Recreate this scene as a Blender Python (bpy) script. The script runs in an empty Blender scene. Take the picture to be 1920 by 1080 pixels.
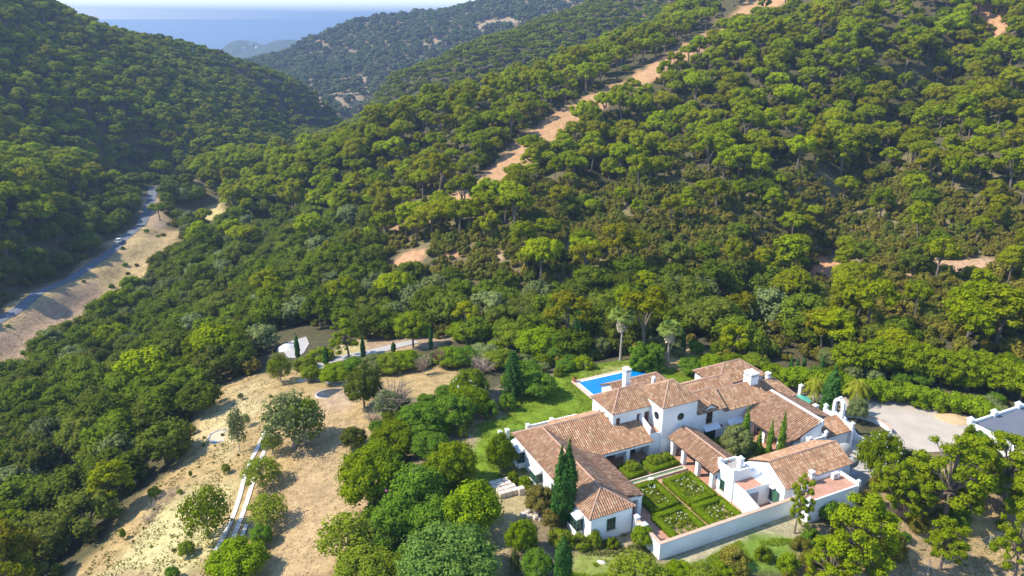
import bpy, math, random
import numpy as np
C = bpy.context.scene
# ---------------------------------------------------------------- camera
F = 1400.0; CW, CH = 1920.0, 1080.0; CAMZ = 55.0; HY = 32.0
PITCH = math.atan((540 - HY) / F)
cam = bpy.data.cameras.new('camera'); camo = bpy.data.objects.new('camera', cam)
C.collection.objects.link(camo); C.camera = camo
cam.sensor_width = 36; cam.lens = 36 * F / CW; cam.clip_start = 1; cam.clip_end = 120000
camo.location = (0, 0, CAMZ); camo.rotation_euler = (math.pi / 2 - PITCH, 0, 0)
# ---------------------------------------------------------------- sky, sun, exposure
SUN_EL = math.radians(46)
SUN_DIR = (-0.995, -0.08)          # horizontal direction towards the sun
w = bpy.data.worlds.new('World'); C.world = w; w.use_nodes = True
nt = w.node_tree; bg = nt.nodes['Background']
sky = nt.nodes.new('ShaderNodeTexSky'); sky.sky_type = 'NISHITA'; sky.sun_disc = False
sky.sun_elevation = SUN_EL; sky.sun_rotation = math.atan2(SUN_DIR[0], SUN_DIR[1])
sky.air_density = 1.05; sky.dust_density = 0.0; sky.ozone_density = 5; sky.altitude = 100
nt.links.new(sky.outputs[0], bg.inputs[0]); bg.inputs[1].default_value = 0.15
sl = bpy.data.lights.new('sun', 'SUN'); sl.energy = 3.4; sl.angle = math.radians(0.5); sl.color = (1, .93, .80)
so = bpy.data.objects.new('sun', sl); C.collection.objects.link(so)
from mathutils import Vector
sd = Vector((SUN_DIR[0] * math.cos(SUN_EL), SUN_DIR[1] * math.cos(SUN_EL), math.sin(SUN_EL)))
so.rotation_euler = sd.to_track_quat('Z', 'Y').to_euler(); so.location = (-60, 60, 160)
C.view_settings.view_transform = 'Standard'; C.view_settings.look = 'None'
C.view_settings.exposure = 1.2; C.view_settings.gamma = 1
C.render.film_transparent = False
C.cycles.max_bounces = 6; C.cycles.diffuse_bounces = 4; C.cycles.transmission_bounces = 4
C.cycles.transparent_max_bounces = 8; C.cycles.volume_bounces = 0
C.cycles.caustics_reflective = False; C.cycles.caustics_refractive = False

# ---------------------------------------------------------------- helpers
def mesh_obj(name, V, Fc, mat=None, parent=None, attrs=None, smooth=False, mats=None, midx=None):
    me = bpy.data.meshes.new(name)
    me.from_pydata([tuple(map(float, v)) for v in V], [], [tuple(int(i) for i in f) for f in Fc])
    return fin(name, me, mat, parent, attrs, smooth, mats, midx)
def fast_mesh(name, V, Q, k=4):
    """V (n,3) array, Q (m,k) int array"""
    me = bpy.data.meshes.new(name); V = np.asarray(V, np.float32); Q = np.asarray(Q, np.int32)
    me.vertices.add(len(V)); me.vertices.foreach_set('co', V.ravel())
    me.loops.add(Q.size); me.loops.foreach_set('vertex_index', Q.ravel())
    me.polygons.add(len(Q)); me.polygons.foreach_set('loop_start', np.arange(len(Q), dtype=np.int32) * k)
    me.update(calc_edges=True)
    return me
def fin(name, me, mat=None, parent=None, attrs=None, smooth=False, mats=None, midx=None):
    for k_, a in (attrs or {}).items(): set_attr(me, k_, a)
    if mats:
        for m in mats: me.materials.append(m)
        if midx is not None: me.polygons.foreach_set('material_index', np.asarray(midx, np.int32))
    elif mat: me.materials.append(mat)
    if smooth: me.polygons.foreach_set('use_smooth', np.ones(len(me.polygons), bool))
    me.update()
    o = bpy.data.objects.new(name, me); C.collection.objects.link(o)
    if parent is not None: o.parent = parent
    return o
def set_attr(me, name, a):
    a = np.asarray(a, np.float32)
    dom = 'POINT' if len(a) == len(me.vertices) else 'FACE'
    if a.ndim == 1:
        at_ = me.attributes.new(name, 'FLOAT', dom); at_.data.foreach_set('value', a)
    else:
        if a.shape[1] == 3: a = np.hstack([a, np.ones((len(a), 1), np.float32)])
        at_ = me.attributes.new(name, 'FLOAT_COLOR', dom); at_.data.foreach_set('color', a.ravel())
def tag(o, label=None, cat=None, group=None, kind=None):
    if label: o['label'] = label
    if cat: o['category'] = cat
    if group: o['group'] = group
    if kind: o['kind'] = kind
    return o
def empty(name, loc, rz=0, label=None, cat=None, group=None):
    o = bpy.data.objects.new(name, None); C.collection.objects.link(o); o.empty_display_size = .3
    o.location = loc; o.rotation_euler = (0, 0, rz)
    return tag(o, label, cat, group)

# ---------------------------------------------------------------- materials
MATS = {}
def mat(name, col, rough=.8, noise=0, nscale=1.0, bump=0, bscale=5, spec=.3, attr=None, var=0, metal=0, col2=None, trans=0, rnd=0, rcol=None, detail=6, noise2=0, nscale2=3):
    if name in MATS: return MATS[name]
    m = bpy.data.materials.new(name); m.use_nodes = True; t = m.node_tree; N = t.nodes; Lk = t.links
    b = N['Principled BSDF']; b.inputs['Roughness'].default_value = rough; b.inputs['Metallic'].default_value = metal
    b.inputs['Specular IOR Level'].default_value = spec
    rgb = N.new('ShaderNodeRGB'); rgb.outputs[0].default_value = (*col, 1); cur = rgb.outputs[0]
    if attr:
        a = N.new('ShaderNodeAttribute'); a.attribute_name = attr; cur = a.outputs['Color']
    if col2 is not None:     # blend to a second colour by the 'tint' attribute
        a = N.new('ShaderNodeAttribute'); a.attribute_name = 'tint'
        mx = N.new('ShaderNodeMix'); mx.data_type = 'RGBA'; Lk.new(a.outputs['Fac'], mx.inputs[0]); Lk.new(cur, mx.inputs[6])
        mx.inputs[7].default_value = (*col2, 1); cur = mx.outputs[2]
    if rcol is not None:     # blend per object
        oi = N.new('ShaderNodeObjectInfo'); mx = N.new('ShaderNodeMix'); mx.data_type = 'RGBA'
        mr = N.new('ShaderNodeMath'); mr.operation = 'POWER'; mr.inputs[1].default_value = 1.6; Lk.new(oi.outputs['Random'], mr.inputs[0])
        Lk.new(mr.outputs[0], mx.inputs[0]); Lk.new(cur, mx.inputs[6]); mx.inputs[7].default_value = (*rcol, 1); cur = mx.outputs[2]
        m1 = N.new('ShaderNodeMath'); m1.operation = 'MULTIPLY'; m1.inputs[1].default_value = 17.3; Lk.new(oi.outputs['Random'], m1.inputs[0]); m2 = N.new('ShaderNodeMath'); m2.operation = 'FRACT'; Lk.new(m1.outputs[0], m2.inputs[0])
        m3 = N.new('ShaderNodeMapRange'); m3.inputs[3].default_value = .68; m3.inputs[4].default_value = 1.18; Lk.new(m2.outputs[0], m3.inputs[0])
        vs = N.new('ShaderNodeVectorMath'); vs.operation = 'SCALE'; Lk.new(cur, vs.inputs[0]); Lk.new(m3.outputs[0], vs.inputs['Scale']); cur = vs.outputs[0]
    if noise:
        g = N.new('ShaderNodeNewGeometry'); n = N.new('ShaderNodeTexNoise'); n.inputs['Scale'].default_value = nscale; n.inputs['Detail'].default_value = detail
        Lk.new(g.outputs['Position'], n.inputs['Vector'])
        mp = N.new('ShaderNodeMapRange'); mp.inputs[1].default_value = .3; mp.inputs[2].default_value = .7
        mp.inputs[3].default_value = 1 - noise; mp.inputs[4].default_value = 1 + noise; Lk.new(n.outputs['Fac'], mp.inputs[0])
        vm = N.new('ShaderNodeVectorMath'); vm.operation = 'SCALE'; Lk.new(cur, vm.inputs[0]); Lk.new(mp.outputs[0], vm.inputs['Scale']); cur = vm.outputs[0]
    if noise2:
        g = N.new('ShaderNodeNewGeometry'); n = N.new('ShaderNodeTexNoise'); n.inputs['Scale'].default_value = nscale2; n.inputs['Detail'].default_value = 8; n.inputs['Roughness'].default_value = .7
        Lk.new(g.outputs['Position'], n.inputs['Vector']); mp = N.new('ShaderNodeMapRange'); mp.inputs[1].default_value = .35; mp.inputs[2].default_value = .65
        mp.inputs[3].default_value = 1 - noise2; mp.inputs[4].default_value = 1 + noise2; Lk.new(n.outputs['Fac'], mp.inputs[0])
        vm = N.new('ShaderNodeVectorMath'); vm.operation = 'SCALE'; Lk.new(cur, vm.inputs[0]); Lk.new(mp.outputs[0], vm.inputs['Scale']); cur = vm.outputs[0]
    Lk.new(cur, b.inputs['Base Color'])
    if bump:
        g = N.new('ShaderNodeNewGeometry'); n = N.new('ShaderNodeTexNoise'); n.inputs['Scale'].default_value = bscale; n.inputs['Detail'].default_value = 5
        Lk.new(g.outputs['Position'], n.inputs['Vector']); bp_ = N.new('ShaderNodeBump'); bp_.inputs['Strength'].default_value = bump
        bp_.inputs['Distance'].default_value = .2; Lk.new(n.outputs['Fac'], bp_.inputs['Height']); Lk.new(bp_.outputs[0], b.inputs['Normal'])
    if trans:
        tr = N.new('ShaderNodeBsdfTranslucent'); Lk.new(cur, tr.inputs['Color']); ms = N.new('ShaderNodeMixShader'); ms.inputs[0].default_value = trans
        Lk.new(b.outputs[0], ms.inputs[1]); Lk.new(tr.outputs[0], ms.inputs[2]); Lk.new(ms.outputs[0], N['Material Output'].inputs[0])
    MATS[name] = m; return m

# ---------------------------------------------------------------- pixel <-> world
def ray(px, py):
    u = (px - 960) / F; v = (540 - py) / F
    return (u, math.cos(PITCH) + v * math.sin(PITCH), -math.sin(PITCH) + v * math.cos(PITCH))
def pt_D(px, py, D):
    d = ray(px, py); t = D / d[1]; return (d[0] * t, D, CAMZ + d[2] * t)
def pt_z(px, py, z):
    d = ray(px, py); t = (z - CAMZ) / d[2]; return (d[0] * t, d[1] * t, z)
def project(x, y, z):
    q = z - CAMZ; dep = y * math.cos(PITCH) - q * math.sin(PITCH); v = (y * math.sin(PITCH) + q * math.cos(PITCH)) / dep
    return 960 + F * x / dep, 540 - F * v, dep
# house frame: u runs right and away, v runs left and away
TH = math.radians(25); O = pt_z(1108.3, 975.4, 3.4); cT, sT = math.cos(TH), math.sin(TH)
def HW(u, v, z=0.): return (O[0] + u * cT - v * sT, O[1] + u * sT + v * cT, z)
def WH(x, y): return ((x - O[0]) * cT + (y - O[1]) * sT, -(x - O[0]) * sT + (y - O[1]) * cT)

# ---------------------------------------------------------------- terrain
cp = []
def Z(*a): 
    for px, py, z in a: cp.append(pt_z(px, py, z))
def D_(*a, dz=0, back=None):
    for px, py, D in a:
        p = pt_D(px, py, D); cp.append((p[0], p[1], p[2] + dz))
        if back: k = (D + back[0]) / D; cp.append((p[0] * k, p[1] * k, p[2] + dz - back[1]))
Z((0,600,-28),(130,520,-29),(230,455,-30),(285,375,-31),(150,620,-29),(300,560,-27),(200,680,-24),(100,750,-22),(400,480,-26),(160,790,-20),(300,700,-17),
  (-200,700,-27),(-200,900,-22),(40,900,-18),(40,1060,-16),(150,1078,-9.5),(240,960,-9),(330,860,-8.5),(390,760,-8),(300,1000,-7),(450,750,-6.5),(500,900,-4.5),(450,1040,-4.5),
  (620,860,-2.8),(580,1050,-2.5),(560,700,-6.5),(750,1000,-.8),(760,850,-1.2),(700,700,-3.8),(850,690,-2.8),(900,640,-5),(720,650,-7),(600,650,-8.5),(540,650,-10),
  (500,600,-14),(420,600,-18),(640,560,-13),(800,580,-9),(1000,590,-7.5),(1200,590,-5.5),(1300,640,-2),(1500,640,-1),(1700,640,1),(1900,650,2.5),
  (560,480,-19),(700,480,-10),(800,470,-4),(900,500,-4),(1000,500,-1),(1100,450,2),(1200,500,-2),(1400,500,-1),(1560,480,-2),(1700,480,1),(1900,480,3),(1900,560,2),(2100,480,4),
  (1900,900,-1),(1500,1070,-1.5),(1800,1070,-2),(2200,900,0),(2200,650,3),(300,500,-29),(400,410,-30),(500,430,-24))
D_((1400,420,197),(1400,250,252),(1700,60,330),(1700,250,243),(1900,250,225),(1900,10,325),(2150,0,310),(2150,250,215),(1550,350,212),(1200,350,217),(1050,350,228),
   (820,385,235),(1000,270,275),(1130,180,315),(1280,80,370),(1430,0,420),(1430,-110,470),(1700,-110,400),(1950,-130,400),(1150,280,262),(1300,180,300),(1560,150,290),(1550,60,340),dz=-3)
D_((873,177,350),(1073,107,400),(1273,7,470),(750,213,340),(640,263,330),(1400,-70,560),dz=-5,back=(95,26))
D_((450,370,300),(560,330,300),dz=-5)
D_((723,150,650),(807,120,660),(873,87,680),(973,57,720),(1073,20,760),(1130,0,790),(1300,-60,850),dz=-6,back=(200,60))
D_((700,200,600),(670,235,560),(960,100,600),(850,145,590),dz=-5)
D_((0,-5,470),(120,20,520),(240,65,570),(340,82,610),(430,100,640),(490,125,650),(560,160,665),(620,200,680),(660,240,690),(-300,-120,420),dz=-6,back=(150,45))
D_((200,200,430),(300,300,355),(100,300,325),(0,200,375),(0,400,240),(100,450,247),(400,300,400),(500,250,545),(-250,300,260),(-300,450,180),(300,130,520),(420,180,555),(150,100,480),(0,480,215),(180,400,275),dz=-5)
D_((350,340,405),(560,290,505),(660,262,640),dz=-4)
D_((640,45,1300),(545,92,1350),(720,27,1330),(850,20,1340),(900,5,1370),(1000,-20,1400),(1130,-50,1420),(600,62,1310),dz=-6,back=(350,110))
D_((640,120,1150),(760,100,1130),(800,60,1220),(560,125,1180),(560,170,980),(640,185,930),(930,40,1200),(690,75,1230),dz=-5)
cp += [(0,0,-3),(-70,15,-10),(80,15,-2),(-180,60,-22),(180,40,2),(0,-80,-5),(-200,-80,-25),(200,-80,0),(-900,600,60),(-900,1400,-40),(1000,600,120),(1200,1400,60),(0,1900,-110),(-700,1900,-120),(900,1900,-60)]
cp = np.array(cp)
S_ = 100.0
def _ker(r2): return np.where(r2 > 1e-12, .5 * r2 * np.log(np.maximum(r2, 1e-12)), 0)
_P = cp[:, :2] / S_; n_ = len(_P)
_A = np.zeros((n_ + 3, n_ + 3)); _A[:n_, :n_] = _ker(((_P[:, None] - _P[None]) ** 2).sum(-1)) + np.eye(n_) * .004
_A[:n_, n_] = 1; _A[:n_, n_ + 1:] = _P; _A[n_, :n_] = 1; _A[n_ + 1:, :n_] = _P.T
_w = np.linalg.solve(_A, np.r_[cp[:, 2], 0, 0, 0])
def tps(x, y):
    out = np.empty(x.shape); xf, yf = x.ravel() / S_, y.ravel() / S_; o = np.empty(xf.shape)
    for i in range(0, len(xf), 40000):
        a, b = xf[i:i + 40000], yf[i:i + 40000]
        o[i:i + 40000] = _ker((a[:, None] - _P[:, 0]) ** 2 + (b[:, None] - _P[:, 1]) ** 2) @ _w[:n_] + _w[n_] + a * _w[n_ + 1] + b * _w[n_ + 2]
    return o.reshape(x.shape)
def sm(a, b, t): t = np.clip((t - a) / (b - a), 0, 1); return t * t * (3 - 2 * t)
_rs = np.random.RandomState(5)
def vnoise(x, y, seed=0):
    """value noise, unit cell, -1..1"""
    def h(i, j): 
        n = (i * 374761393 + j * 668265263 + seed * 974634777) & 0x7fffffff
        n = ((n ^ (n >> 13)) * 1274126177) & 0x7fffffff; return ((n ^ (n >> 16)) & 0xffff) / 32767.5 - 1
    xi = np.floor(x).astype(np.int64); yi = np.floor(y).astype(np.int64); fx = x - xi; fy = y - yi
    fx = fx * fx * (3 - 2 * fx); fy = fy * fy * (3 - 2 * fy)
    return (h(xi, yi) * (1 - fx) + h(xi + 1, yi) * fx) * (1 - fy) + (h(xi, yi + 1) * (1 - fx) + h(xi + 1, yi + 1) * fx) * fy
def axis(lo, a, b, hi, s, g):
    mid = np.arange(a, b + s / 2, s); r = [mid[-1]]; d = s
    while r[-1] < hi: d *= g; r.append(r[-1] + d)
    l = [mid[0]]; d = s
    while l[-1] > lo: d *= g; l.append(l[-1] - d)
    return np.r_[np.array(l[1:])[::-1], mid, np.array(r[1:])]
GX = axis(-4000, -66, 80, 4500, .62, 1.021); GY = axis(-150, 48, 150, 9000, .62, 1.017)
XX, YY = np.meshgrid(GX, GY)
HH = tps(XX, YY)
_out = sm(20, 90, np.hypot(XX - 20, (YY - 90)) - 60) * sm(165, 230, np.hypot(XX, YY) + 0)
HH += _out * (vnoise(XX / 47, YY / 47, 1) * 3.0 + vnoise(XX / 21, YY / 21, 2) * 1.2)
HH += sm(500, 900, YY) * (vnoise(XX / 120, YY / 120, 3) * 9 + vnoise(XX / 55, YY / 55, 3) * 4)
HH += vnoise(XX / 6, YY / 6, 4) * .12
_k = sm(1750, 2900, np.hypot(XX, YY)); HH = HH * (1 - _k) + _k * -246
_b = pt_D(492, 79, 3300)
_bump = np.exp(-((XX - _b[0]) / 190) ** 2 - ((YY - _b[1]) / 300) ** 2) * 160 + np.exp(-((XX - _b[0] - 200) / 150) ** 2 - ((YY - _b[1]) / 300) ** 2) * 125 + np.exp(-((XX - _b[0] + 170) / 130) ** 2 - ((YY - _b[1] - 100) / 250) ** 2) * 120
HH += _bump * (1 + .06 * vnoise(XX / 70, YY / 110, 7))
_far = sm(6500, 8800, YY); HH = HH - _far * 12
# gullies running down the slopes
def carve(line, depth, width, z0=0):
    global HH
    L = [at0(*q) for q in line]; d = np.full(XX.shape, 1e9)
    for a, b in zip(L[:-1], L[1:]):
        L2 = (b[0]-a[0])**2+(b[1]-a[1])**2+1e-9; t = np.clip(((XX-a[0])*(b[0]-a[0])+(YY-a[1])*(b[1]-a[1]))/L2, 0, 1)
        d = np.minimum(d, np.hypot(XX-a[0]-t*(b[0]-a[0]), YY-a[1]-t*(b[1]-a[1])))
    HH = HH - depth*np.exp(-(d/width)**2)
def at0(px, py):
    d = ray(px, py); D = np.arange(120, 900, 1.5); t = D/d[1]; z = CAMZ+d[2]*t
    i = np.searchsorted(GX, d[0]*t).clip(0, len(GX)-1); j = np.searchsorted(GY, D).clip(0, len(GY)-1); k = np.nonzero(z <= HH[j, i])[0]
    k = k[0] if len(k) else 0; return (d[0]*t[k], D[k])
carve([(1850,20),(1770,140),(1650,250),(1590,350),(1550,440),(1500,510),(1440,560)], 11, 12)
carve([(1700,150),(1560,210),(1480,260),(1420,300)], 5, 9)
carve([(1250,200),(1180,300),(1100,380),(1080,450)], 5, 10)
carve([(0,100),(120,180),(230,270),(330,345),(380,350)], 6, 16)
carve([(430,140),(520,200),(560,280)], 6, 14)
def level_road(line, w):
    global HH
    L = [at0(*q) for q in line]; L = [(p[0], p[1]) for p in L]; d = np.full(XX.shape, 1e9); zt = np.zeros(XX.shape)
    for a, b in zip(L[:-1], L[1:]):
        L2 = (b[0]-a[0])**2+(b[1]-a[1])**2+1e-9; t = np.clip(((XX-a[0])*(b[0]-a[0])+(YY-a[1])*(b[1]-a[1]))/L2, 0, 1)
        dd = np.hypot(XX-a[0]-t*(b[0]-a[0]), YY-a[1]-t*(b[1]-a[1])); za, zb = [HH[np.searchsorted(GY, p[1]), np.searchsorted(GX, p[0])] for p in (a, b)]
        k = dd < d; d = np.where(k, dd, d); zt = np.where(k, za+(zb-za)*t, zt)
    m = 1-sm(w, w*3, d); HH = HH*(1-m)+zt*m
level_road([(-60,640),(0,598),(60,562),(130,524),(190,484),(230,455),(258,425),(275,398),(284,375),(290,350)], 4.5)
# level building ground
U_, V_ = WH(XX, YY)
_dx = np.maximum(np.maximum(-7 - U_, U_ - 62), 0); _dy = np.maximum(np.maximum(-8 - V_, V_ - 37), 0)
_m = 1 - sm(0, 9, np.hypot(_dx, _dy)); HH = HH * (1 - _m) + (0.02 * vnoise(XX / 4, YY / 4, 9)) * _m
def height(x, y):
    x = np.asarray(x, float); y = np.asarray(y, float)
    i = np.clip(np.searchsorted(GX, x) - 1, 0, len(GX) - 2); j = np.clip(np.searchsorted(GY, y) - 1, 0, len(GY) - 2)
    fx = np.clip((x - GX[i]) / (GX[i + 1] - GX[i]), 0, 1); fy = np.clip((y - GY[j]) / (GY[j + 1] - GY[j]), 0, 1)
    return (HH[j, i] * (1 - fx) + HH[j, i + 1] * fx) * (1 - fy) + (HH[j + 1, i] * (1 - fx) + HH[j + 1, i + 1] * fx) * fy
_Ds = np.r_[np.arange(30, 260, .4), np.arange(260, 700, 1.0), np.arange(700, 4000, 4)]
def at(px, py, dz=0):
    """where the line of sight through a pixel first meets the ground"""
    d = ray(px, py); t = _Ds / d[1]; z = CAMZ + d[2] * t; h = height(d[0] * t, _Ds) + dz
    k = np.nonzero(z <= h)[0]
    if len(k) == 0: return (d[0] * t[-1], _Ds[-1], float(h[-1]))
    k = k[0]
    if k > 0:
        a = (z[k - 1] - h[k - 1]); b = (h[k] - z[k]); f = a / (a + b + 1e-9); tt = t[k - 1] + (t[k] - t[k - 1]) * f
    else: tt = t[k]
    return (d[0] * tt, d[1] * tt, float(CAMZ + d[2] * tt - dz))
def ats(pts, dz=0): return [at(a, b, dz) for a, b in pts]
def inpoly(px, py, poly):
    px = np.asarray(px, float); py = np.asarray(py, float); c = np.zeros(px.shape, bool); n = len(poly)
    for i in range(n):
        x0, y0 = poly[i][:2]; x1, y1 = poly[(i + 1) % n][:2]
        cond = ((y0 > py) != (y1 > py)); xin = (x1 - x0) * (py - y0) / ((y1 - y0) or 1e-9) + x0
        c ^= cond & (px < xin)
    return c
def polyfade(x, y, poly, s):
    """signed soft mask of a world polygon, s = fade in metres"""
    poly = [(p[0], p[1]) for p in poly]; ins = inpoly(x, y, poly); d = np.full(x.shape, 1e9)
    n = len(poly)
    for i in range(n):
        ax, ay = poly[i]; bx, by = poly[(i + 1) % n]; L2 = (bx - ax) ** 2 + (by - ay) ** 2 + 1e-9
        t = np.clip(((x - ax) * (bx - ax) + (y - ay) * (by - ay)) / L2, 0, 1)
        d = np.minimum(d, np.hypot(x - ax - t * (bx - ax), y - ay - t * (by - ay)))
    d = np.where(ins, d, -d)
    return sm(-s, s, d)
# ---------------------------------------------------------------- ground colours (true surface colours, by patch)
SAND = (.345, .24, .105); SAND2 = (.30, .20, .10); DUST = (.36, .25, .15); SOIL = (.22, .15, .085); LAWN = (.14, .205, .016); DRY = (.40, .32, .14)
FOREST = (.085, .075, .035); RED = (.42, .23, .12); SCRUBG = (.16, .13, .06); FARG = (.34, .25, .15)
col = np.zeros(HH.shape + (3,)); col[:] = FOREST
PX, PY, _dp = project(XX, YY, HH)
nz = vnoise(XX / 9, YY / 9, 11) * .5 + vnoise(XX / 3.1, YY / 3.1, 12) * .5
_behind = _dp < 5
def lay(mask, c, jit=.0):
    c = np.array(c); k = np.clip(mask, 0, 1)[..., None]; col[:] = col * (1 - k) + c * (1 + jit * nz[..., None]) * k
def zone(poly, c, s=1.2, rag=0, jit=.12, dmax=None):
    wp = ats(poly)
    m = polyfade(XX + rag * vnoise(XX / 5, YY / 5, 21), YY + rag * vnoise(XX / 5, YY / 5, 22), wp, s)
    lay(m, c, jit); return m
lay(sm(600, 900, YY) * np.clip(.5 + .8 * vnoise(XX / 40, YY / 40, 31), 0, 1), FARG)
lay(sm(2000, 2600, YY), (.07, .085, .045), .4)
_hill = (YY > 150) & (YY < 900)
lay(_hill * np.clip(vnoise(XX / 25, YY / 25, 33) * 1.6 - .5, 0, 1), SCRUBG)
zone([(1000,330),(1250,350),(1530,330),(1680,300),(1920,330),(1920,600),(1250,560),(950,520),(720,470)], SCRUBG, 6, 6)
_fx = [(-400,1300),(-400,800),(380,735),(392,778),(325,866),(240,958),(140,1085),(-100,1300)]
lay((YY > 130) * (XX > 20) * np.clip(vnoise(XX / 14, YY / 14, 35) * 2.2 - 1.6, 0, .6) * (YY < 240), (.26, .18, .10))
# sandy fields left of the house
zone([(140,1085),(240,958),(325,866),(392,778),(380,728),(470,703),(560,694),(610,690),(700,720),(720,800),(700,960),(640,1085)], SAND, 1.5, 2, .16)
zone([(-260,1300),(140,1085),(640,1085),(700,1300)], SAND2, 2, 2)
zone([(690,700),(780,690),(905,682),(890,722),(835,745),(720,745)], SAND, 1, 1)
zone([(560,800),(600,770),(700,800),(720,960),(640,1080),(500,1080),(540,900)], (.37, .255, .13), 1.5, 2)
zone([(180,1080),(300,960),(420,900),(410,1010),(380,1080)], (.44, .37, .17), 3, 3)
zone([(400,760),(470,720),(500,740),(470,800),(420,860),(380,850)], (.42, .33, .16), 3, 3)
zone([(590,730),(650,725),(680,745),(650,775),(600,770)], DUST, 1.5, 1)
# garden soil, then lawns
zone([(700,760),(900,740),(1010,700),(1330,690),(1460,720),(1500,850),(1100,1080),(720,1080)], (.20, .155, .09), 1.5, 1.5)
zone([(878,776),(905,770),(962,748),(1010,735),(1062,690),(1160,676),(1250,682),(1330,716),(1332,735),(1200,765),(1100,800),(965,815),(945,920),(880,925),(862,880)], LAWN, .7, .5, .12)
zone([(852,800),(905,773),(945,760),(960,775),(900,800),(880,850),(868,835)], (.30, .23, .13), .6, .6)
zone([(1080,694),(1190,678),(1210,690),(1120,706)], (.25, .25, .07), 2, 1.5)
zone([(915,925),(985,905),(1000,950),(960,1000),(930,1100),(860,1100),(870,1010)], (.33, .26, .13), 1.2, 1)
zone([(1068,1035),(1130,1040),(1240,1060),(1300,1085),(1060,1085)], (.20, .23, .05), .8, .6)
zone([(1075,985),(1200,1005),(1230,1045),(1130,1045),(1060,1010)], (.33, .26, .16), 1, .6)
zone([(1240,1052),(1460,955),(1510,960),(1500,1010),(1390,1030),(1290,1060)], (.34, .30, .18), 1, .8)
zone([(1290,1085),(1300,1058),(1350,1040),(1392,1020),(1400,1003),(1455,1000),(1500,1015),(1490,1085)], (.14, .21, .03), .8, .8)
zone([(1560,900),(1700,880),(1920,840),(2100,900),(2100,1200),(1480,1200),(1500,1020)], (.34, .24, .13), 2, 2)
# bank and pasture by the valley road
zone([(-60,690),(0,590),(130,520),(285,420),(338,432),(333,478),(240,562),(130,625),(0,705)], (.37, .265, .125), 2, 3, .3)
zone([(-20,640),(60,590),(180,530),(200,560),(120,620),(0,690)], (.33, .22, .14), 3, 3)
zone([(325,390),(420,374),(432,412),(352,424)], (.50, .40, .17), 2, 2)
zone([(255,365),(300,372),(330,400),(300,430),(270,420)], (.36, .26, .17), 2, 1)
# firebreak along the ridge and bare patches
FB = [(775,410),(790,398),(820,378),(862,362),(905,335),(955,300),(1000,268),(1050,222),(1075,205),(1110,186),(1165,158),(1205,138),(1255,108),(1310,72),(1370,35),(1430,2),(1480,-30)]
FBW = ats(FB, 2.0)
dfb = np.full(XX.shape, 1e9)
for a, b in zip(FBW[:-1], FBW[1:]):
    L2 = (b[0]-a[0])**2 + (b[1]-a[1])**2; t = np.clip(((XX-a[0])*(b[0]-a[0]) + (YY-a[1])*(b[1]-a[1])) / L2, 0, 1)
    dfb = np.minimum(dfb, np.hypot(XX-a[0]-t*(b[0]-a[0]), YY-a[1]-t*(b[1]-a[1])))
lay(1 - sm(6, 10, dfb + nz * 4), (.41, .24, .12), .2)
for p, r, c in [((762,482),7,RED),((845,466),5,RED),((920,475),6,(.38,.26,.15)),((1555,498),7,RED),((1610,455),6,(.40,.28,.16)),((1760,500),11,(.44,.28,.16)),((1830,495),9,(.44,.28,.16)),
                ((1862,40),12,RED),((1440,575),3.5,RED),((345,652),4,SAND),((355,250),8,RED),((425,290),10,RED),((455,315),7,RED),((635,165),6,RED),((570,130),8,RED),((1780,180),7,RED),
                ((1285,660),5,SAND),((650,415),6,RED),((470,470),5,SAND2),((460,575),5,RED),((700,640),10,DRY),((1010,690),3,SOIL),((770,630),9,DUST),((870,615),7,(.35,.28,.2)),((1820,960),6,SAND),((1370,655),4,RED)]:
    q = at(*p, dz=1.0); d = np.hypot(XX - q[0], (YY - q[1]) * .8); lay(1 - sm(r * .6, r, d + nz * r * .5), c, .15)
lay(1 - sm(1.5, 4, np.abs(HH + 250 - 4)) * 0 - 1, SAND)
HS = HH.copy()
nx, ny = len(GX), len(GY)
idx = np.arange(nx * ny).reshape(ny, nx)
Q = np.stack([idx[:-1, :-1], idx[:-1, 1:], idx[1:, 1:], idx[1:, :-1]], -1).reshape(-1, 4)
me = fast_mesh('ground', np.stack([XX, YY, HS], -1).reshape(-1, 3), Q)
GM = mat('ground', (1, 1, 1), rough=.95, attr='zc', noise=.24, nscale=.8, bump=.7, bscale=1.6, spec=.1, detail=9, noise2=.22, nscale2=3.2)
g = fin('ground', me, GM, attrs={'zc': np.clip(col, 0, 1).reshape(-1, 3)}, smooth=True); tag(g, 'dry sandy and wooded ground of the valley and its hills', kind='structure')

# sea out to the horizon
sm_ = mat('sea', (.03, .07, .11), rough=.25, spec=.5, bump=.3, bscale=.02)
sea = mesh_obj('sea', [(-70000, 5000, -250), (70000, 5000, -250), (70000, 110000, -250), (-70000, 110000, -250)], [(0, 1, 2, 3)], sm_)
tag(sea, 'hazy blue sea on the horizon', kind='structure')

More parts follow.
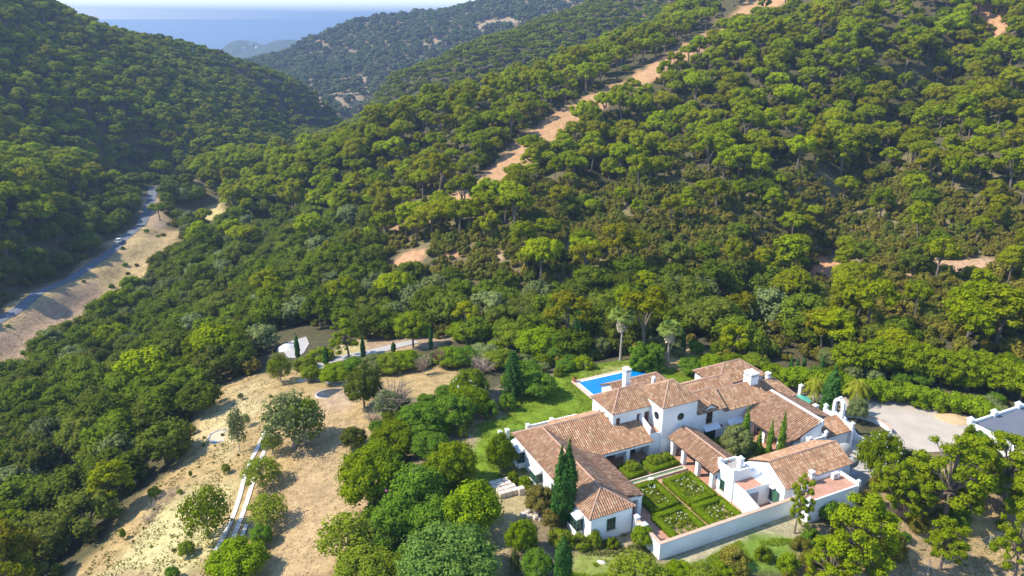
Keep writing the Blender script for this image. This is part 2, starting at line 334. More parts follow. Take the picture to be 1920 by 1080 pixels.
def densify(pts, step):
    out = []
    for a, b in zip(pts[:-1], pts[1:]):
        n = max(1, int(math.hypot(b[0]-a[0], b[1]-a[1]) / step))
        for i in range(n): out.append((a[0]+(b[0]-a[0])*i/n, a[1]+(b[1]-a[1])*i/n))
    out.append(tuple(pts[-1][:2])); return out
def smooth_line(P, it=2):
    P = [tuple(p[:2]) for p in P]
    for _ in range(it):
        q = [P[0]]
        for a, b in zip(P[:-1], P[1:]): q += [(a[0]*.75+b[0]*.25, a[1]*.75+b[1]*.25), (a[0]*.25+b[0]*.75, a[1]*.25+b[1]*.75)]
        q.append(P[-1]); P = q
    return P
def ribbon(name, line, width, m, dz=.06, step=.8, th=.35, nw=4, parent=None, prof=None):
    L = densify(line, step); V = []; Fc = []; n = len(L)
    for i, (x, y) in enumerate(L):
        a = L[max(0, i-1)]; b = L[min(n-1, i+1)]; tx, ty = b[0]-a[0], b[1]-a[1]; l = math.hypot(tx, ty) or 1; nx_, ny_ = -ty/l, tx/l
        wd = width(i / (n-1)) if callable(width) else width
        hs = [float(height(x+nx_*(k/nw-.5)*wd, y+ny_*(k/nw-.5)*wd)) for k in range(nw+1)]
        for k in range(nw+1):
            V.append((x+nx_*(k/nw-.5)*wd, y+ny_*(k/nw-.5)*wd, hs[k]+dz))
        V.append((x+nx_*.5*wd, y+ny_*.5*wd, hs[-1]-th)); V.append((x-nx_*.5*wd, y-ny_*.5*wd, hs[0]-th))
    s = nw+3
    for i in range(n-1):
        for k in range(nw): Fc.append((i*s+k+1, i*s+k, (i+1)*s+k, (i+1)*s+k+1))
        Fc.append((i*s+nw+1, i*s+nw, (i+1)*s+nw, (i+1)*s+nw+1)); Fc.append((i*s, i*s+nw+2, (i+1)*s+nw+2, (i+1)*s))
    return mesh_obj(name, V, Fc, m, parent, smooth=False)
def patch(name, poly, m, dz=.03, step=.7, attrs=None):
    """sheet over the ground inside a world polygon"""
    poly = [p[:2] for p in poly]; xs = [p[0] for p in poly]; ys = [p[1] for p in poly]
    import mathutils
    from mathutils.geometry import delaunay_2d_cdt
    B = densify(poly + [poly[0]], step)[:-1]; gx, gy = np.meshgrid(np.arange(min(xs), max(xs), step), np.arange(min(ys), max(ys), step))
    dm = polyfade(gx, gy, poly, .001); ok = dm > .5; pts = [mathutils.Vector(b) for b in B]; nb = len(B)
    pts += [mathutils.Vector((a, b)) for a, b in zip(gx[ok], gy[ok])]
    r = delaunay_2d_cdt(pts, [(i, (i+1) % nb) for i in range(nb)], [list(range(nb))], 1, 1e-5)
    V = [(v[0], v[1], float(height(v[0], v[1])) + dz) for v in r[0]]
    return mesh_obj(name, V, [f for f in r[2]], m)
asph = mat('asphalt', (.13, .14, .16), rough=.9, noise=.16, nscale=.5)
gravel = mat('gravel', (.44, .375, .305), rough=.95, noise=.12, nscale=.35, bump=.3, bscale=6, detail=9)
white_road = mat('pale concrete', (.38, .35, .32), rough=.9, noise=.1, nscale=.8)
VR = smooth_line(ats([(-60,640),(0,598),(60,562),(130,524),(190,484),(230,455),(258,425),(275,398),(284,375),(288,350)], .0))
o = ribbon('valley_road', VR, 3.9, asph, dz=.12, step=2, th=.3, nw=4); tag(o, 'narrow grey asphalt road along the valley floor', kind='structure')
o = ribbon('forest_track', smooth_line(ats([(415,322),(440,308),(470,297),(520,290)])), 4, mat('track', (.42, .33, .26), noise=.1), dz=.5, step=2, th=2)
tag(o, 'pale dirt track below the left hillside', kind='structure')
o = patch('driveway', ats([(1478,728),(1500,738),(1530,752),(1575,768),(1612,780),(1640,788),(1668,800),(1672,820),(1655,850),(1640,890),(1600,930),(1560,905),(1560,850),(1580,820),(1600,830),(1640,850),(1700,850),(1790,846),(1850,830),(1960,830),(1990,770),(1890,778),(1810,778),(1770,764),(1700,754),(1620,742),(1560,732),(1490,722)]), gravel)
tag(o, 'pale dusty gravel turning yard between house and garage', kind='structure')
for ln, wd in (([(596,712),(606,692),(600,682),(640,672),(690,662),(740,650),(780,640)], 3.6),):
    o = ribbon('garden_road', smooth_line(ats(ln)), wd, white_road, dz=.12); tag(o, 'pale garden road passing the thin cypresses', kind='structure')
o = patch('gravel_yard', ats([(524,650),(540,642),(560,636),(574,632),(580,645),(570,662),(556,672),(540,672)]), white_road, dz=.12); tag(o, 'pale gravel yard behind the lone left cypress', kind='structure')
o = ribbon('path', smooth_line(ats([(560,716),(590,706),(640,722),(700,716)])), 1.6, white_road, dz=.1); tag(o, 'narrow pale garden path', kind='structure')
o = ribbon('side_road', smooth_line(ats([(842,612),(870,618),(900,612)])), 3.2, white_road, dz=.15); tag(o, 'short pale stretch of road among the trees', kind='structure')
o = ribbon('gully_path', smooth_line(ats([(152,808),(180,796),(215,776),(240,762)])), 3.5, gravel, dz=.15); tag(o, 'pale path in the gully below the pylon', kind='structure')
# ---------------------------------------------------------------- vegetation
def leafmat(name, c, tip, r=None, trans=.22): return mat(name, c, rough=.8, col2=tip, spec=.0, trans=trans, rcol=r, noise=.12, nscale=.05)
M_PINE = leafmat('pine needles', (.160, .205, .003), (.37, .44, .004), (.25, .23, .008), .38)
M_PINEN = leafmat('near pine needles', (.11, .15, .005), (.29, .35, .006), None, .28)
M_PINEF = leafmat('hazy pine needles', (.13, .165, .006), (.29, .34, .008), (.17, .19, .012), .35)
M_OAK = leafmat('oak leaves', (.085, .122, .007), (.20, .265, .010), (.14, .155, .02), .35)
M_OLIVE = leafmat('olive leaves', (0.131, 0.163, 0.0500), (0.249, 0.288, 0.1000), (0.171, 0.188, 0.0500))
M_SCRUB = leafmat('scrub leaves', (.155, .130, .020), (.29, .245, .035), (.13, .16, .018), .3)
M_GARD = leafmat('garden leaves', (.10, .16, .004), (.27, .36, .006), (.19, .235, .006), .32)
M_GARDD = leafmat('dark garden leaves', (0.066, 0.133, 0.0112), (0.162, 0.266, 0.0179), None)
M_YEL = leafmat('yellow green leaves', (.12, .16, .012), (.27, .32, .02), None, .3)
M_CYP = leafmat('cypress leaves', (0.026, 0.072, 0.0144), (0.066, 0.153, 0.0230), None, .1)
M_CYPL = leafmat('light cypress leaves', (0.063, 0.128, 0.0120), (0.158, 0.255, 0.0216), None, .15)
M_RED = leafmat('rusty leaves', (.20, .12, .03), (.16, .19, .03), None)
M_BOX = leafmat('box hedge leaves', (.11, .17, .006), (.24, .32, .010), None, .2)
M_GOLD = leafmat('golden palm fronds', (.22, .22, .02), (.34, .36, .03), None, .3)
M_DEAD = mat('dead foliage', (.42, .33, .22), rough=.9, noise=.2, nscale=2)
M_TWIG = mat('bare twigs', (.30, .22, .17), rough=.9, noise=.2, nscale=2)
M_TWIGR = mat('red bare twigs', (.20, .10, .085), rough=.9)
M_BARK = mat('pine bark', (.17, .13, .10), rough=.95, noise=.2, nscale=3)
M_BARKP = mat('pale bark', (.34, .29, .23), rough=.95, noise=.2, nscale=3)
M_WOODD = mat('bleached dead wood', (.55, .47, .38), rough=.9)
M_FLOW = mat('white petals', (.78, .80, .74), rough=.6)
M_MAG = mat('magenta petals', (.50, .05, .35), rough=.6)
M_CORE = mat('inner foliage', (.03, .05, .01), rough=.9)

def icodirs(n, rs): 
    d = rs.normal(size=(n, 3)); return d / np.linalg.norm(d, axis=1)[:, None]
_ico = None
def ico():
    global _ico
    if _ico is None:
        import bmesh; bm = bmesh.new(); bmesh.ops.create_icosphere(bm, subdivisions=1, radius=1)
        _ico = (np.array([v.co[:] for v in bm.verts]), np.array([[v.index for v in f.verts] for f in bm.faces])); bm.free()
    return _ico
def leaf_mesh(name, puffs, nleaf, leaf, seed, jit=.32, core=.76, up=.15, fringe=.35, long=1.0, zdir=0.):
    """puffs (n,6): centre and radii. Leaf-sized quads round each puff, a small rough core inside it."""
    rs = np.random.RandomState(seed); P = np.asarray(puffs, float); n = len(P)
    vol = (P[:, 3] * P[:, 4] * P[:, 5]) ** (2 / 3); cnt = np.maximum(4, (nleaf * vol / vol.mean()).astype(int))
    own = np.repeat(np.arange(n), cnt); m = len(own)
    d = icodirs(m, rs); d[:, 2] += up; d /= np.linalg.norm(d, axis=1)[:, None]
    r = .78 + rs.rand(m) * fringe
    lump = 1 + .18 * np.sin(d[:, 0] * 5 + own) * np.sin(d[:, 1] * 5 + own * 2.3)
    c = P[own, :3] + d * P[own, 3:6] * (r * lump)[:, None]
    nn = d / P[own, 3:6]; nn /= np.linalg.norm(nn, axis=1)[:, None]; nn = nn + rs.normal(size=(m, 3)) * jit; nn[:, 2] += .2; nn /= np.linalg.norm(nn, axis=1)[:, None]
    a = np.cross(nn, icodirs(m, rs) + np.array([0, 0, 1.0]) * zdir); a /= np.linalg.norm(a, axis=1)[:, None] + 1e-9; b = np.cross(nn, a)
    s = leaf * (.6 + rs.rand(m) * .8); s1 = s[:, None] * .5; s2 = s1 * long
    if zdir: a, b = a, b
    V = np.stack([c - a * s1, c - b * s2 * .9 + nn * s1 * .2, c + a * s1, c + b * s2], 1).reshape(-1, 3)
    Q = np.arange(m * 4).reshape(m, 4); pt = rs.rand(n); tint = np.clip(.15 + .35 * pt[own] + .5 * rs.rand(m) , 0, 1)
    tv = np.repeat(tint, 4)
    iv, if_ = ico(); k = len(iv)
    if core:
        cs = P[:, None, :3] + iv[None] * P[:, None, 3:6] * core * (1 + .15 * rs.rand(n, k))[..., None]
        T = (if_[None] + (np.arange(n) * k)[:, None, None] + len(V)).reshape(-1, 3)
        V = np.vstack([V, cs.reshape(-1, 3)]); tv = np.r_[tv, np.full(n * k, .1)]
    else: T = np.zeros((0, 3), int)
    me = bpy.data.meshes.new(name); me.vertices.add(len(V)); me.vertices.foreach_set('co', V.astype(np.float32).ravel())
    li = np.r_[Q.ravel(), T.ravel()].astype(np.int32); me.loops.add(len(li)); me.loops.foreach_set('vertex_index', li)
    ls = np.r_[np.arange(len(Q)) * 4, len(Q) * 4 + np.arange(len(T)) * 3].astype(np.int32)
    me.polygons.add(len(ls)); me.polygons.foreach_set('loop_start', ls); me.update(calc_edges=True)
    set_attr(me, 'tint', tv); return me
def tube_mesh(name, lines, sides=6):
    """lines: list of [(x,y,z,r),...]"""
    V = []; Fc = []
    for L in lines:
        b = len(V)
        for i, (x, y, z, r) in enumerate(L):
            p = Vector(L[max(0, i-1)][:3]); q = Vector(L[min(len(L)-1, i+1)][:3]); t = (q-p).normalized() if (q-p).length > 0 else Vector((0, 0, 1))
            s = t.cross(Vector((0, 1, 0)) if abs(t.y) < .9 else Vector((1, 0, 0))).normalized(); u = t.cross(s)
            for k in range(sides):
                a = 2*math.pi*k/sides; w_ = s*math.cos(a)+u*math.sin(a); V.append((x+w_.x*r, y+w_.y*r, z+w_.z*r))
        for i in range(len(L)-1):
            for k in range(sides): Fc.append((b+i*sides+k, b+i*sides+(k+1) % sides, b+(i+1)*sides+(k+1) % sides, b+(i+1)*sides+k))
        Fc.append([b+k for k in range(sides)][::-1]); Fc.append([b+(len(L)-1)*sides+k for k in range(sides)])
    me = bpy.data.meshes.new(name); me.from_pydata(V, [], Fc); me.update(); return me
def limbs(h0, tops, r0, rs, lean=(0, 0), sides=5, base=-.6):
    """trunk to h0, then limbs to some of the points"""
    x, y = lean; L = [[(0, 0, base, r0*1.15), (x*.3, y*.3, h0*.5, r0*.85), (x, y, h0, r0*.7)]]
    for p in tops:
        mx, my, mz = x+(p[0]-x)*.45, y+(p[1]-y)*.45, h0+(p[2]-h0)*.62
        L.append([(x*.9, y*.9, h0*.82, r0*.5), (mx, my, mz, r0*.34), (p[0], p[1], p[2], r0*.14)])
    return L
# every prototype is about 1 unit = 1 metre at its nominal size, (crown mesh, trunk mesh, nominal width, nominal height)
def pine_proto(name, seed, W=7, H=8, np_=26, nleaf=85, leaf=.34, flat=.42, near=False, m=None):
    rs = np.random.RandomState(seed); P = []; tries = 0; c0 = H * (.70 if not near else .60)
    lean = rs.normal(size=2) * .35
    while len(P) < np_ and tries < 3000:
        tries += 1; d = icodirs(1, rs)[0]; 
        if d[2] < (-.6 if near else -.25): continue
        rr = (.42 if near else .62) + (.62 if near else .38) * rs.rand()**.5; q = np.array([d[0]*W*.40*rr, d[1]*W*.40*rr, c0 + d[2]*H*flat*.55*rr])
        if any(np.linalg.norm((q-p[:3]) * (1, 1, 1.3)) < W*(.125 if near else .115) for p in P): continue
        r = W * ((.055 + .055 * rs.rand()) if near else (.10 + .055 * rs.rand())); P.append(np.array([q[0]+lean[0], q[1]+lean[1], q[2], r, r, r*.72]))
    P = np.array(P); me = leaf_mesh(name, P, nleaf, leaf, seed, up=.35)
    tops = [P[i, :3] for i in rs.choice(len(P), min(30 if near else 4, len(P)), False)]
    tr = tube_mesh(name+'_trunk', limbs(H*.5, tops, W*.028+.04, rs, lean*.7), 5)
    me.materials.append(m or M_PINE); tr.materials.append(M_BARK); return me, tr, W, H
def broad_proto(name, seed, W=6, H=5, np_=24, nleaf=85, leaf=.32, m=None, low=.1, top=1.0, core=.72, rad=(.13, .07), bark=None, trunkfrac=.35, fringe=.35, nl=6, long=1., shell=.6):
    rs = np.random.RandomState(seed); P = []; tries = 0
    while len(P) < np_ and tries < 4000:
        tries += 1; d = icodirs(1, rs)[0]
        if d[2] < -.5: continue
        rr = shell + (1-shell) * rs.rand()**.5; zc = H*(low+(1-low)*.5); q = np.array([d[0]*W*.39*rr, d[1]*W*.39*rr, zc + d[2]*H*(1-low)*.40*rr])
        if any(np.linalg.norm(q-p[:3]) < W*.12 for p in P): continue
        r = W * (rad[0] + rad[1] * rs.rand()); P.append(np.array([*q, r, r, r*.85]))
    P = np.array(P); me = leaf_mesh(name, P, nleaf, leaf, seed, core=core, fringe=fringe, long=long)
    tops = [P[i, :3] for i in rs.choice(len(P), min(nl, len(P)), False)]
    tr = tube_mesh(name+'_trunk', limbs(H*trunkfrac, tops, W*.02+.05, rs), 5)
    me.materials.append(m or M_OAK); tr.materials.append(bark or M_BARK); return me, tr, W, H
def joined(name, pr):
    """crown and trunk as one mesh, for the far ones"""
    a = bpy.data.objects.new('t', pr[0].copy()); b = bpy.data.objects.new('t', pr[1].copy())
    import bmesh; bm = bmesh.new(); bm.from_mesh(pr[0]); n0 = len(bm.faces); bm.from_mesh(pr[1])
    for i, f in enumerate(bm.faces): f.material_index = 0 if i < n0 else 1
    me = bpy.data.meshes.new(name); bm.to_mesh(me); bm.free(); me.materials.append(pr[0].materials[0]); me.materials.append(pr[1].materials[0])
    return me
PINES = [pine_proto('pine', 10+i, W=6.4+.5*(i % 3), H=7.2+.6*(i % 2), flat=(.42, .62, .38, .75)[i % 4], np_=(26, 20, 30)[i % 3]) for i in range(8)]
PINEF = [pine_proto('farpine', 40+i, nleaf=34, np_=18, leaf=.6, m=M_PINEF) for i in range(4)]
OAKS = [broad_proto('oak', 60+i, W=6.5, H=5.5+.5*(i % 3)) for i in range(5)]
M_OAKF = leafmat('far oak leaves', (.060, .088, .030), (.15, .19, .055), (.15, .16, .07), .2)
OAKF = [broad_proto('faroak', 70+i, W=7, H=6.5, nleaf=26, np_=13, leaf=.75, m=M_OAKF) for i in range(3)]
SCR = [broad_proto('bush', 80+i, W=3.4, H=2.0, np_=12, nleaf=34, leaf=.34, m=M_SCRUB, low=-.1) for i in range(4)]
OLV = [broad_proto('olive', 90+i, W=6, H=5, m=M_OLIVE) for i in range(2)]
# ------------------------------------------------ forests: nearest ones as single trees, the rest one object per kind
PROTOS = {}
hid = bpy.data.collections.new('instance_sources')
def forest_stuff(name, label, pts, protos):
    """pts: x,y,z,rot,sx,sy,sz,idx ; geometry nodes instances"""
    col_ = bpy.data.collections.new(name + '_kinds')
    for i, pr in enumerate(protos):
        me_ = joined(f'{name}_{i:02d}', pr); ob = bpy.data.objects.new(f'{name}_kind_{i:02d}', me_); col_.objects.link(ob)
    A = np.array(pts, np.float32); me = bpy.data.meshes.new(name); me.vertices.add(len(A)); me.vertices.foreach_set('co', A[:, :3].ravel())
    a = me.attributes.new('rot', 'FLOAT_VECTOR', 'POINT'); a.data.foreach_set('vector', np.stack([A[:, 3]*0, A[:, 3]*0, A[:, 3]], 1).astype(np.float32).ravel())
    a = me.attributes.new('scl', 'FLOAT_VECTOR', 'POINT'); a.data.foreach_set('vector', np.ascontiguousarray(A[:, 4:7]).ravel())
    a = me.attributes.new('kind', 'INT', 'POINT'); a.data.foreach_set('value', A[:, 7].astype(np.int32))
    me.update(); o = bpy.data.objects.new(name, me); C.collection.objects.link(o)
    for m in (protos[0][0].materials[0], protos[0][1].materials[0]): me.materials.append(m)
    ng = bpy.data.node_groups.new(name, 'GeometryNodeTree'); ng.interface.new_socket('Geometry', in_out='INPUT', socket_type='NodeSocketGeometry'); ng.interface.new_socket('Geometry', in_out='OUTPUT', socket_type='NodeSocketGeometry')
    N = ng.nodes; K = ng.links; gi = N.new('NodeGroupInput'); go = N.new('NodeGroupOutput'); ip = N.new('GeometryNodeInstanceOnPoints'); ci = N.new('GeometryNodeCollectionInfo')
    ci.inputs['Collection'].default_value = col_; ci.inputs['Separate Children'].default_value = True; ci.inputs['Reset Children'].default_value = True
    def na(nm, ty):
        q = N.new('GeometryNodeInputNamedAttribute'); q.data_type = ty; q.inputs[0].default_value = nm; return q.outputs[0]
    K.new(gi.outputs[0], ip.inputs['Points']); K.new(ci.outputs[0], ip.inputs['Instance']); ip.inputs['Pick Instance'].default_value = True
    K.new(na('kind', 'INT'), ip.inputs['Instance Index']); K.new(na('rot', 'FLOAT_VECTOR'), ip.inputs['Rotation']); K.new(na('scl', 'FLOAT_VECTOR'), ip.inputs['Scale'])
    K.new(ip.outputs[0], go.inputs[0]); md = o.modifiers.new('trees', 'NODES'); md.node_group = ng
    tag(o, label, name.replace('_', ' '), kind='stuff'); return o
def place(name, pr, x, y, z, rz, s, label, cat, group, parts=True):
    e = empty(name, (x, y, z), rz, label, cat, group); e.scale = s
    for nm, me_ in (('crown', pr[0]), ('trunk', pr[1])):
        if me_ is None: continue
        c = bpy.data.objects.new(nm, me_); C.collection.objects.link(c); c.parent = e
    return e
rng = np.random.RandomState(3)
# regions in which each kind grows (outlines followed on the photograph, tested where each tree stands)
R_SCRUB = [[(1000,345),(1100,340),(1250,362),(1440,330),(1530,330),(1560,400),(1560,470),(1500,545),(1380,520),(1230,520),(1090,480),(980,430),(930,390)],
           [(1560,380),(1640,330),(1740,350),(1920,400),(2100,400),(2100,620),(1920,620),(1700,640),(1560,600),(1500,560),(1560,480)],
           [(690,470),(770,460),(960,440),(1100,500),(1000,530),(860,530),(720,520)]]
R_OAK = [[(-50,770),(100,640),(240,562),(330,480),(340,420),(430,415),(520,400),(700,425),(720,520),(1000,540),(1230,530),(1400,520),(1560,600),(1560,660),(1290,680),(1180,665),(950,650),(820,670),(640,690),(540,700),(470,703),(380,735),(392,778),(300,890),(200,1000),(130,1090),(-50,1090)],
         [(250,290),(330,300),(400,380),(330,420),(230,470),(100,560),(-50,620),(-50,500),(130,420)]]
R_CLEAR = [[(-100,700),(0,588),(130,512),(285,412),(345,432),(338,478),(240,566),(130,629),(0,712)],
           [(322,386),(424,372),(434,414),(345,426)],
           [(130,1095),(235,955),(318,870),(390,778),(372,732),(470,700),(560,692),(600,640),(620,620),(700,640),(760,628),(820,640),(1010,660),(1040,690),(1160,668),(1330,690),(1500,690),(1620,690),(1800,705),(1900,745),(2200,760),(2200,1400),(-100,1400)],
           [(495,700),(500,640),(540,618),(600,615),(625,650),(600,700)], [(745,470),(800,460),(815,500),(760,510),(725,500)],[(1740,490),(1850,480),(1870,515),(1750,520)],
           [(1535,480),(1580,480),(1580,520),(1540,520)],[(480,292),(510,285),(515,305),(480,308)],[(1250,640),(1330,640),(1340,690),(1240,690)]]
def near_line(x, y, L, d):
    r = np.full(np.shape(x), False)
    for a, b in zip(L[:-1], L[1:]):
        L2 = (b[0]-a[0])**2+(b[1]-a[1])**2+1e-9; t = np.clip(((x-a[0])*(b[0]-a[0])+(y-a[1])*(b[1]-a[1]))/L2, 0, 1)
        r |= np.hypot(x-a[0]-t*(b[0]-a[0]), y-a[1]-t*(b[1]-a[1])) < d
    return r
def jitter_grid(x0, x1, y0, y1, s):
    gx, gy = np.meshgrid(np.arange(x0, x1, s), np.arange(y0, y1, s)); gx = gx + (np.arange(gx.shape[0]) % 2)[:, None]*s*.5
    return (gx + rng.uniform(-.42, .42, gx.shape)*s).ravel(), (gy + rng.uniform(-.42, .42, gy.shape)*s).ravel()
def visible(x, y, z, top):
    """not hidden by terrain, as seen with a few metres of slack"""
    ok = np.ones(len(x), bool)
    for f in np.linspace(.35, .985, 40):
        hx = height(x*f, y*f) + np.where(f*y > 170, 3, 0); lz = CAMZ + (z + top - CAMZ)*f
        ok &= ~((hx > lz + 5) & ((1-f)*y > 14))
    return ok
def scatter(x0, x1, y0, y1, s):
    x, y = jitter_grid(x0, x1, y0, y1, s); z = height(x, y); px, py, d = project(x, y, z)
    k = (d > 20) & (px > -130) & (px < 2050) & (py > -160) & (py < 1250); x, y, z, px, py = x[k], y[k], z[k], px[k], py[k]
    k = visible(x, y, z, 8); x, y, z, px, py = x[k], y[k], z[k], px[k], py[k]
    cl = np.zeros(len(x), bool)
    for p in R_CLEAR: cl |= inpoly(px, py, p) & (y < 420)
    u, v = WH(x, y); cl |= (u > -12) & (u < 43) & (v > -16) & (v < 37); cl |= (u >= 43) & (u < 80) & (v > -16) & (v < 14)
    cl |= near_line(x, y, VR, 6) | near_line(x, y, FBW, 9.3)
    k = ~cl; return x[k], y[k], z[k], px[k], py[k]
ALL = {k: [] for k in ('pine', 'farpine', 'oak', 'faroak', 'bush', 'olive')}
def add(kind, x, y, z, W, H, nvar, pr, sink=0):
    for i in range(len(x)):
        j = rng.randint(nvar); sx = W[i]/pr[j][2]; sz = H[i]/pr[j][3]
        ALL[kind].append((x[i], y[i], z[i]-sink, rng.rand()*6.283, sx, sx, sz, j))
# near and middle hills
x, y, z, px, py = scatter(-420, 420, 50, 520, 6.3)
scr = np.zeros(len(x), bool); oak = np.zeros(len(x), bool)
for p in R_SCRUB: scr |= inpoly(px, py, p)
for p in R_OAK: oak |= inpoly(px, py, p)
pat = vnoise(x/18, y/18, 51)
isol = scr & (rng.rand(len(x)) < .16 + .2*(pat > .35)); 
pine = (~scr & ~oak & (rng.rand(len(x)) < .93)) | isol
mixd = pine & ~isol & (pat > .30) & (rng.rand(len(x)) < .22); pine &= ~mixd
gul = (~scr & ~oak) & (vnoise(x/11, y/11, 52) > .72); pine &= ~gul
W = 5.2 + 5.6*rng.rand(len(x))**1.4; H = W*(.98 + .3*rng.rand(len(x)))
k = mixd; add('oak', x[k], y[k], z[k], W[k]*.85, W[k]*.7, 5, OAKS); small = scr; W = np.where(small, W*.8, W); H = np.where(small, H*.9, H)
add('pine', x[pine], y[pine], z[pine], W[pine], H[pine], 8, PINES)
oo = oak & (rng.rand(len(x)) < .97); om = rng.rand(len(x)); WO = 6.2 + 4.0*rng.rand(len(x)); HO = WO*(.66+.25*rng.rand(len(x)))
k = oo & (om < .80); add('oak', x[k], y[k], z[k], WO[k], HO[k], 5, OAKS)
k = oo & (om >= .80) & (om < .88); add('pine', x[k], y[k], z[k], W[k], H[k]*1.05, 8, PINES)
k = oo & (om >= .88); add('olive', x[k], y[k], z[k], WO[k]*.9, HO[k]*.9, 2, OLV)
k = scr & ~isol & (rng.rand(len(x)) < .10); add('oak', x[k], y[k], z[k], WO[k]*.8, HO[k]*.85, 5, OAKS)
# the steep left hillside carries a closed canopy
x, y, z, px, py = scatter(-420, -30, 190, 600, 6.6); k = (px < 690) & (py < 440) & (rng.rand(len(x)) < .9)
for p in R_OAK: k &= ~inpoly(px, py, p)
W = 6.2+3*rng.rand(len(x)); add('pine', x[k], y[k], z[k], W[k], W[k]*1.0, 8, PINES)
# undergrowth
x, y, z, px, py = scatter(-300, 330, 55, 340, 2.5)
scr = np.zeros(len(x), bool); oak = np.zeros(len(x), bool)
for p in R_SCRUB: scr |= inpoly(px, py, p)
for p in R_OAK: oak |= inpoly(px, py, p)
k = (scr & (rng.rand(len(x)) < .95)) | (~scr & (rng.rand(len(x)) < .36)); Wb = 1.8 + 2.8*rng.rand(len(x)); add('bush', x[k], y[k], z[k], Wb[k], Wb[k]*.7, 4, SCR, .1)
# second ridge and back slopes, far ridge
x, y, z, px, py = scatter(-600, 600, 520, 900, 7.0)
fo = (x < -60 - (y-520)*.25) & False
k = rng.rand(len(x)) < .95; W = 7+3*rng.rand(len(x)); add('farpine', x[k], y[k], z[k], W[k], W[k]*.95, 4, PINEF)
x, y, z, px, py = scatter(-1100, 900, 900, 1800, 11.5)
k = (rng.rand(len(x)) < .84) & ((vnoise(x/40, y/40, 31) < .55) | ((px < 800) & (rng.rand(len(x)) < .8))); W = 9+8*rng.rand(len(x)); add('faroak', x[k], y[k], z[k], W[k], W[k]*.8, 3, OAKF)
KI = {'pine': ('umbrella_pine', PINES, 'pine tree'), 'farpine': ('far_pine_forest', PINEF, None), 'oak': ('oak_tree', OAKS, 'tree'), 'faroak': ('far_oak_wood', OAKF, None), 'bush': ('wild_bush', SCR, 'bush'), 'olive': ('wild_olive_tree', OLV, 'tree')}
def region_label(kind, px, py, x, y):
    if kind == 'pine':
        if near_line(x, y, FBW, 20): return 'green umbrella pine standing at the edge of the sandy firebreak', 'umbrella pines lining the firebreak'
        for p in R_SCRUB:
            if inpoly(px, py, p): return 'lone small umbrella pine rising out of the brown scrub slope', 'umbrella pines in the scrub'
        for p in R_OAK:
            if inpoly(px, py, p): return 'umbrella pine mixed into the dark broadleaf wood of the valley', 'umbrella pines in the valley wood'
        if px < 640 and py < 420 or x < -90: return 'umbrella pine on the shaded hillside left of the valley road', 'umbrella pines on the left hillside'
        return 'bright green umbrella pine in the dense stand on the hillside right of the firebreak', 'umbrella pines on the right hillside'
    if kind == 'oak':
        for p in R_SCRUB:
            if inpoly(px, py, p): return 'dark round evergreen oak among brown scrub bushes', 'evergreen oaks in the scrub'
        if px < 560: return 'dark rounded evergreen oak in the wood left of the sandy field', 'evergreen oaks of the left valley wood'
        return 'dark rounded evergreen oak in the wood behind the pool garden', 'evergreen oaks behind the garden'
    if kind == 'bush': return 'low olive brown bush growing wild on the hillside', 'wild bushes on the slopes'
    if kind == 'olive': return 'grey green wild olive tree among darker evergreen oaks', 'wild olive trees in the valley wood'
stuff_labels = {'pine': 'pine forest covering the hillsides on both sides of the valley', 'farpine': 'paler pine forest on the second ridge', 'oak': 'remaining evergreen oaks of the valley wood',
  'faroak': 'bluish oak wood on the far hazy ridge', 'bush': 'dense low scrub of small wild bushes', 'olive': 'remaining wild olive trees'}
for kind, L in ALL.items():
    nm, pr, cat = KI[kind]; A = np.array(L); 
    if not len(A): continue
    px, py, dp = project(A[:, 0], A[:, 1], A[:, 2]); inside = (px > -20) & (px < 1940) & (py > -30) & (py < 1110)
    size = A[:, 4]*100/dp * np.where(inside, 1, 0); o_ = np.argsort(-size)
    nind = 300 if cat else 0
    for i in o_[:nind]:
        if size[i] <= 0: break
        a = A[i]; lb, gp = region_label(kind, px[i], py[i], a[0], a[1])
        place(nm, pr[int(a[7])], a[0], a[1], a[2], a[3], (a[4], a[5], a[6]), lb, cat, gp)
    rest = A[o_[nind:]]
    if len(rest): forest_stuff({'pine': 'pine_forest', 'oak': 'oak_wood', 'bush': 'scrub', 'olive': 'olive_wood'}.get(kind, nm), stuff_labels[kind], rest, pr)
    print(kind, len(L))
# ---------------------------------------------------------------- the white villa (house frame: u, v, z)
WALL = mat('white plaster', (.80, .79, .76), rough=.85, noise=.07, nscale=.45, noise2=.035, nscale2=2.5, spec=.2, detail=8)
TILE = mat('clay roof tiles', (.46, .26, .15), rough=.85, attr='tile', noise=.12, nscale=.6, spec=.15)
RIDGE = mat('ridge tiles', (.42, .26, .18), rough=.9, noise=.15, nscale=4)
CLAY = mat('terracotta paving', (.46, .24, .16), rough=.85, noise=.14, nscale=1.2, detail=8)
COPE = mat('clay coping', (.55, .36, .25), rough=.85, noise=.1, nscale=2)
DECKG = mat('grey roof deck', (.33, .30, .27), rough=.9, noise=.12, nscale=1.5)
GREEN = mat('green painted wood', (.045, .13, .075), rough=.5)
BROWN = mat('brown wood', (.17, .075, .035), rough=.6)
GLASS = mat('dark window glass', (.015, .02, .02), rough=.08, spec=.6)
SHADE = mat('dark soffit wood', (.10, .06, .04), rough=.9)
GREYM = mat('grey metal', (.45, .46, .47), rough=.5, metal=.2)
DARK = mat('black iron', (.02, .02, .02), rough=.5)
WPAINT = mat('white metal', (.78, .78, .78), rough=.5)
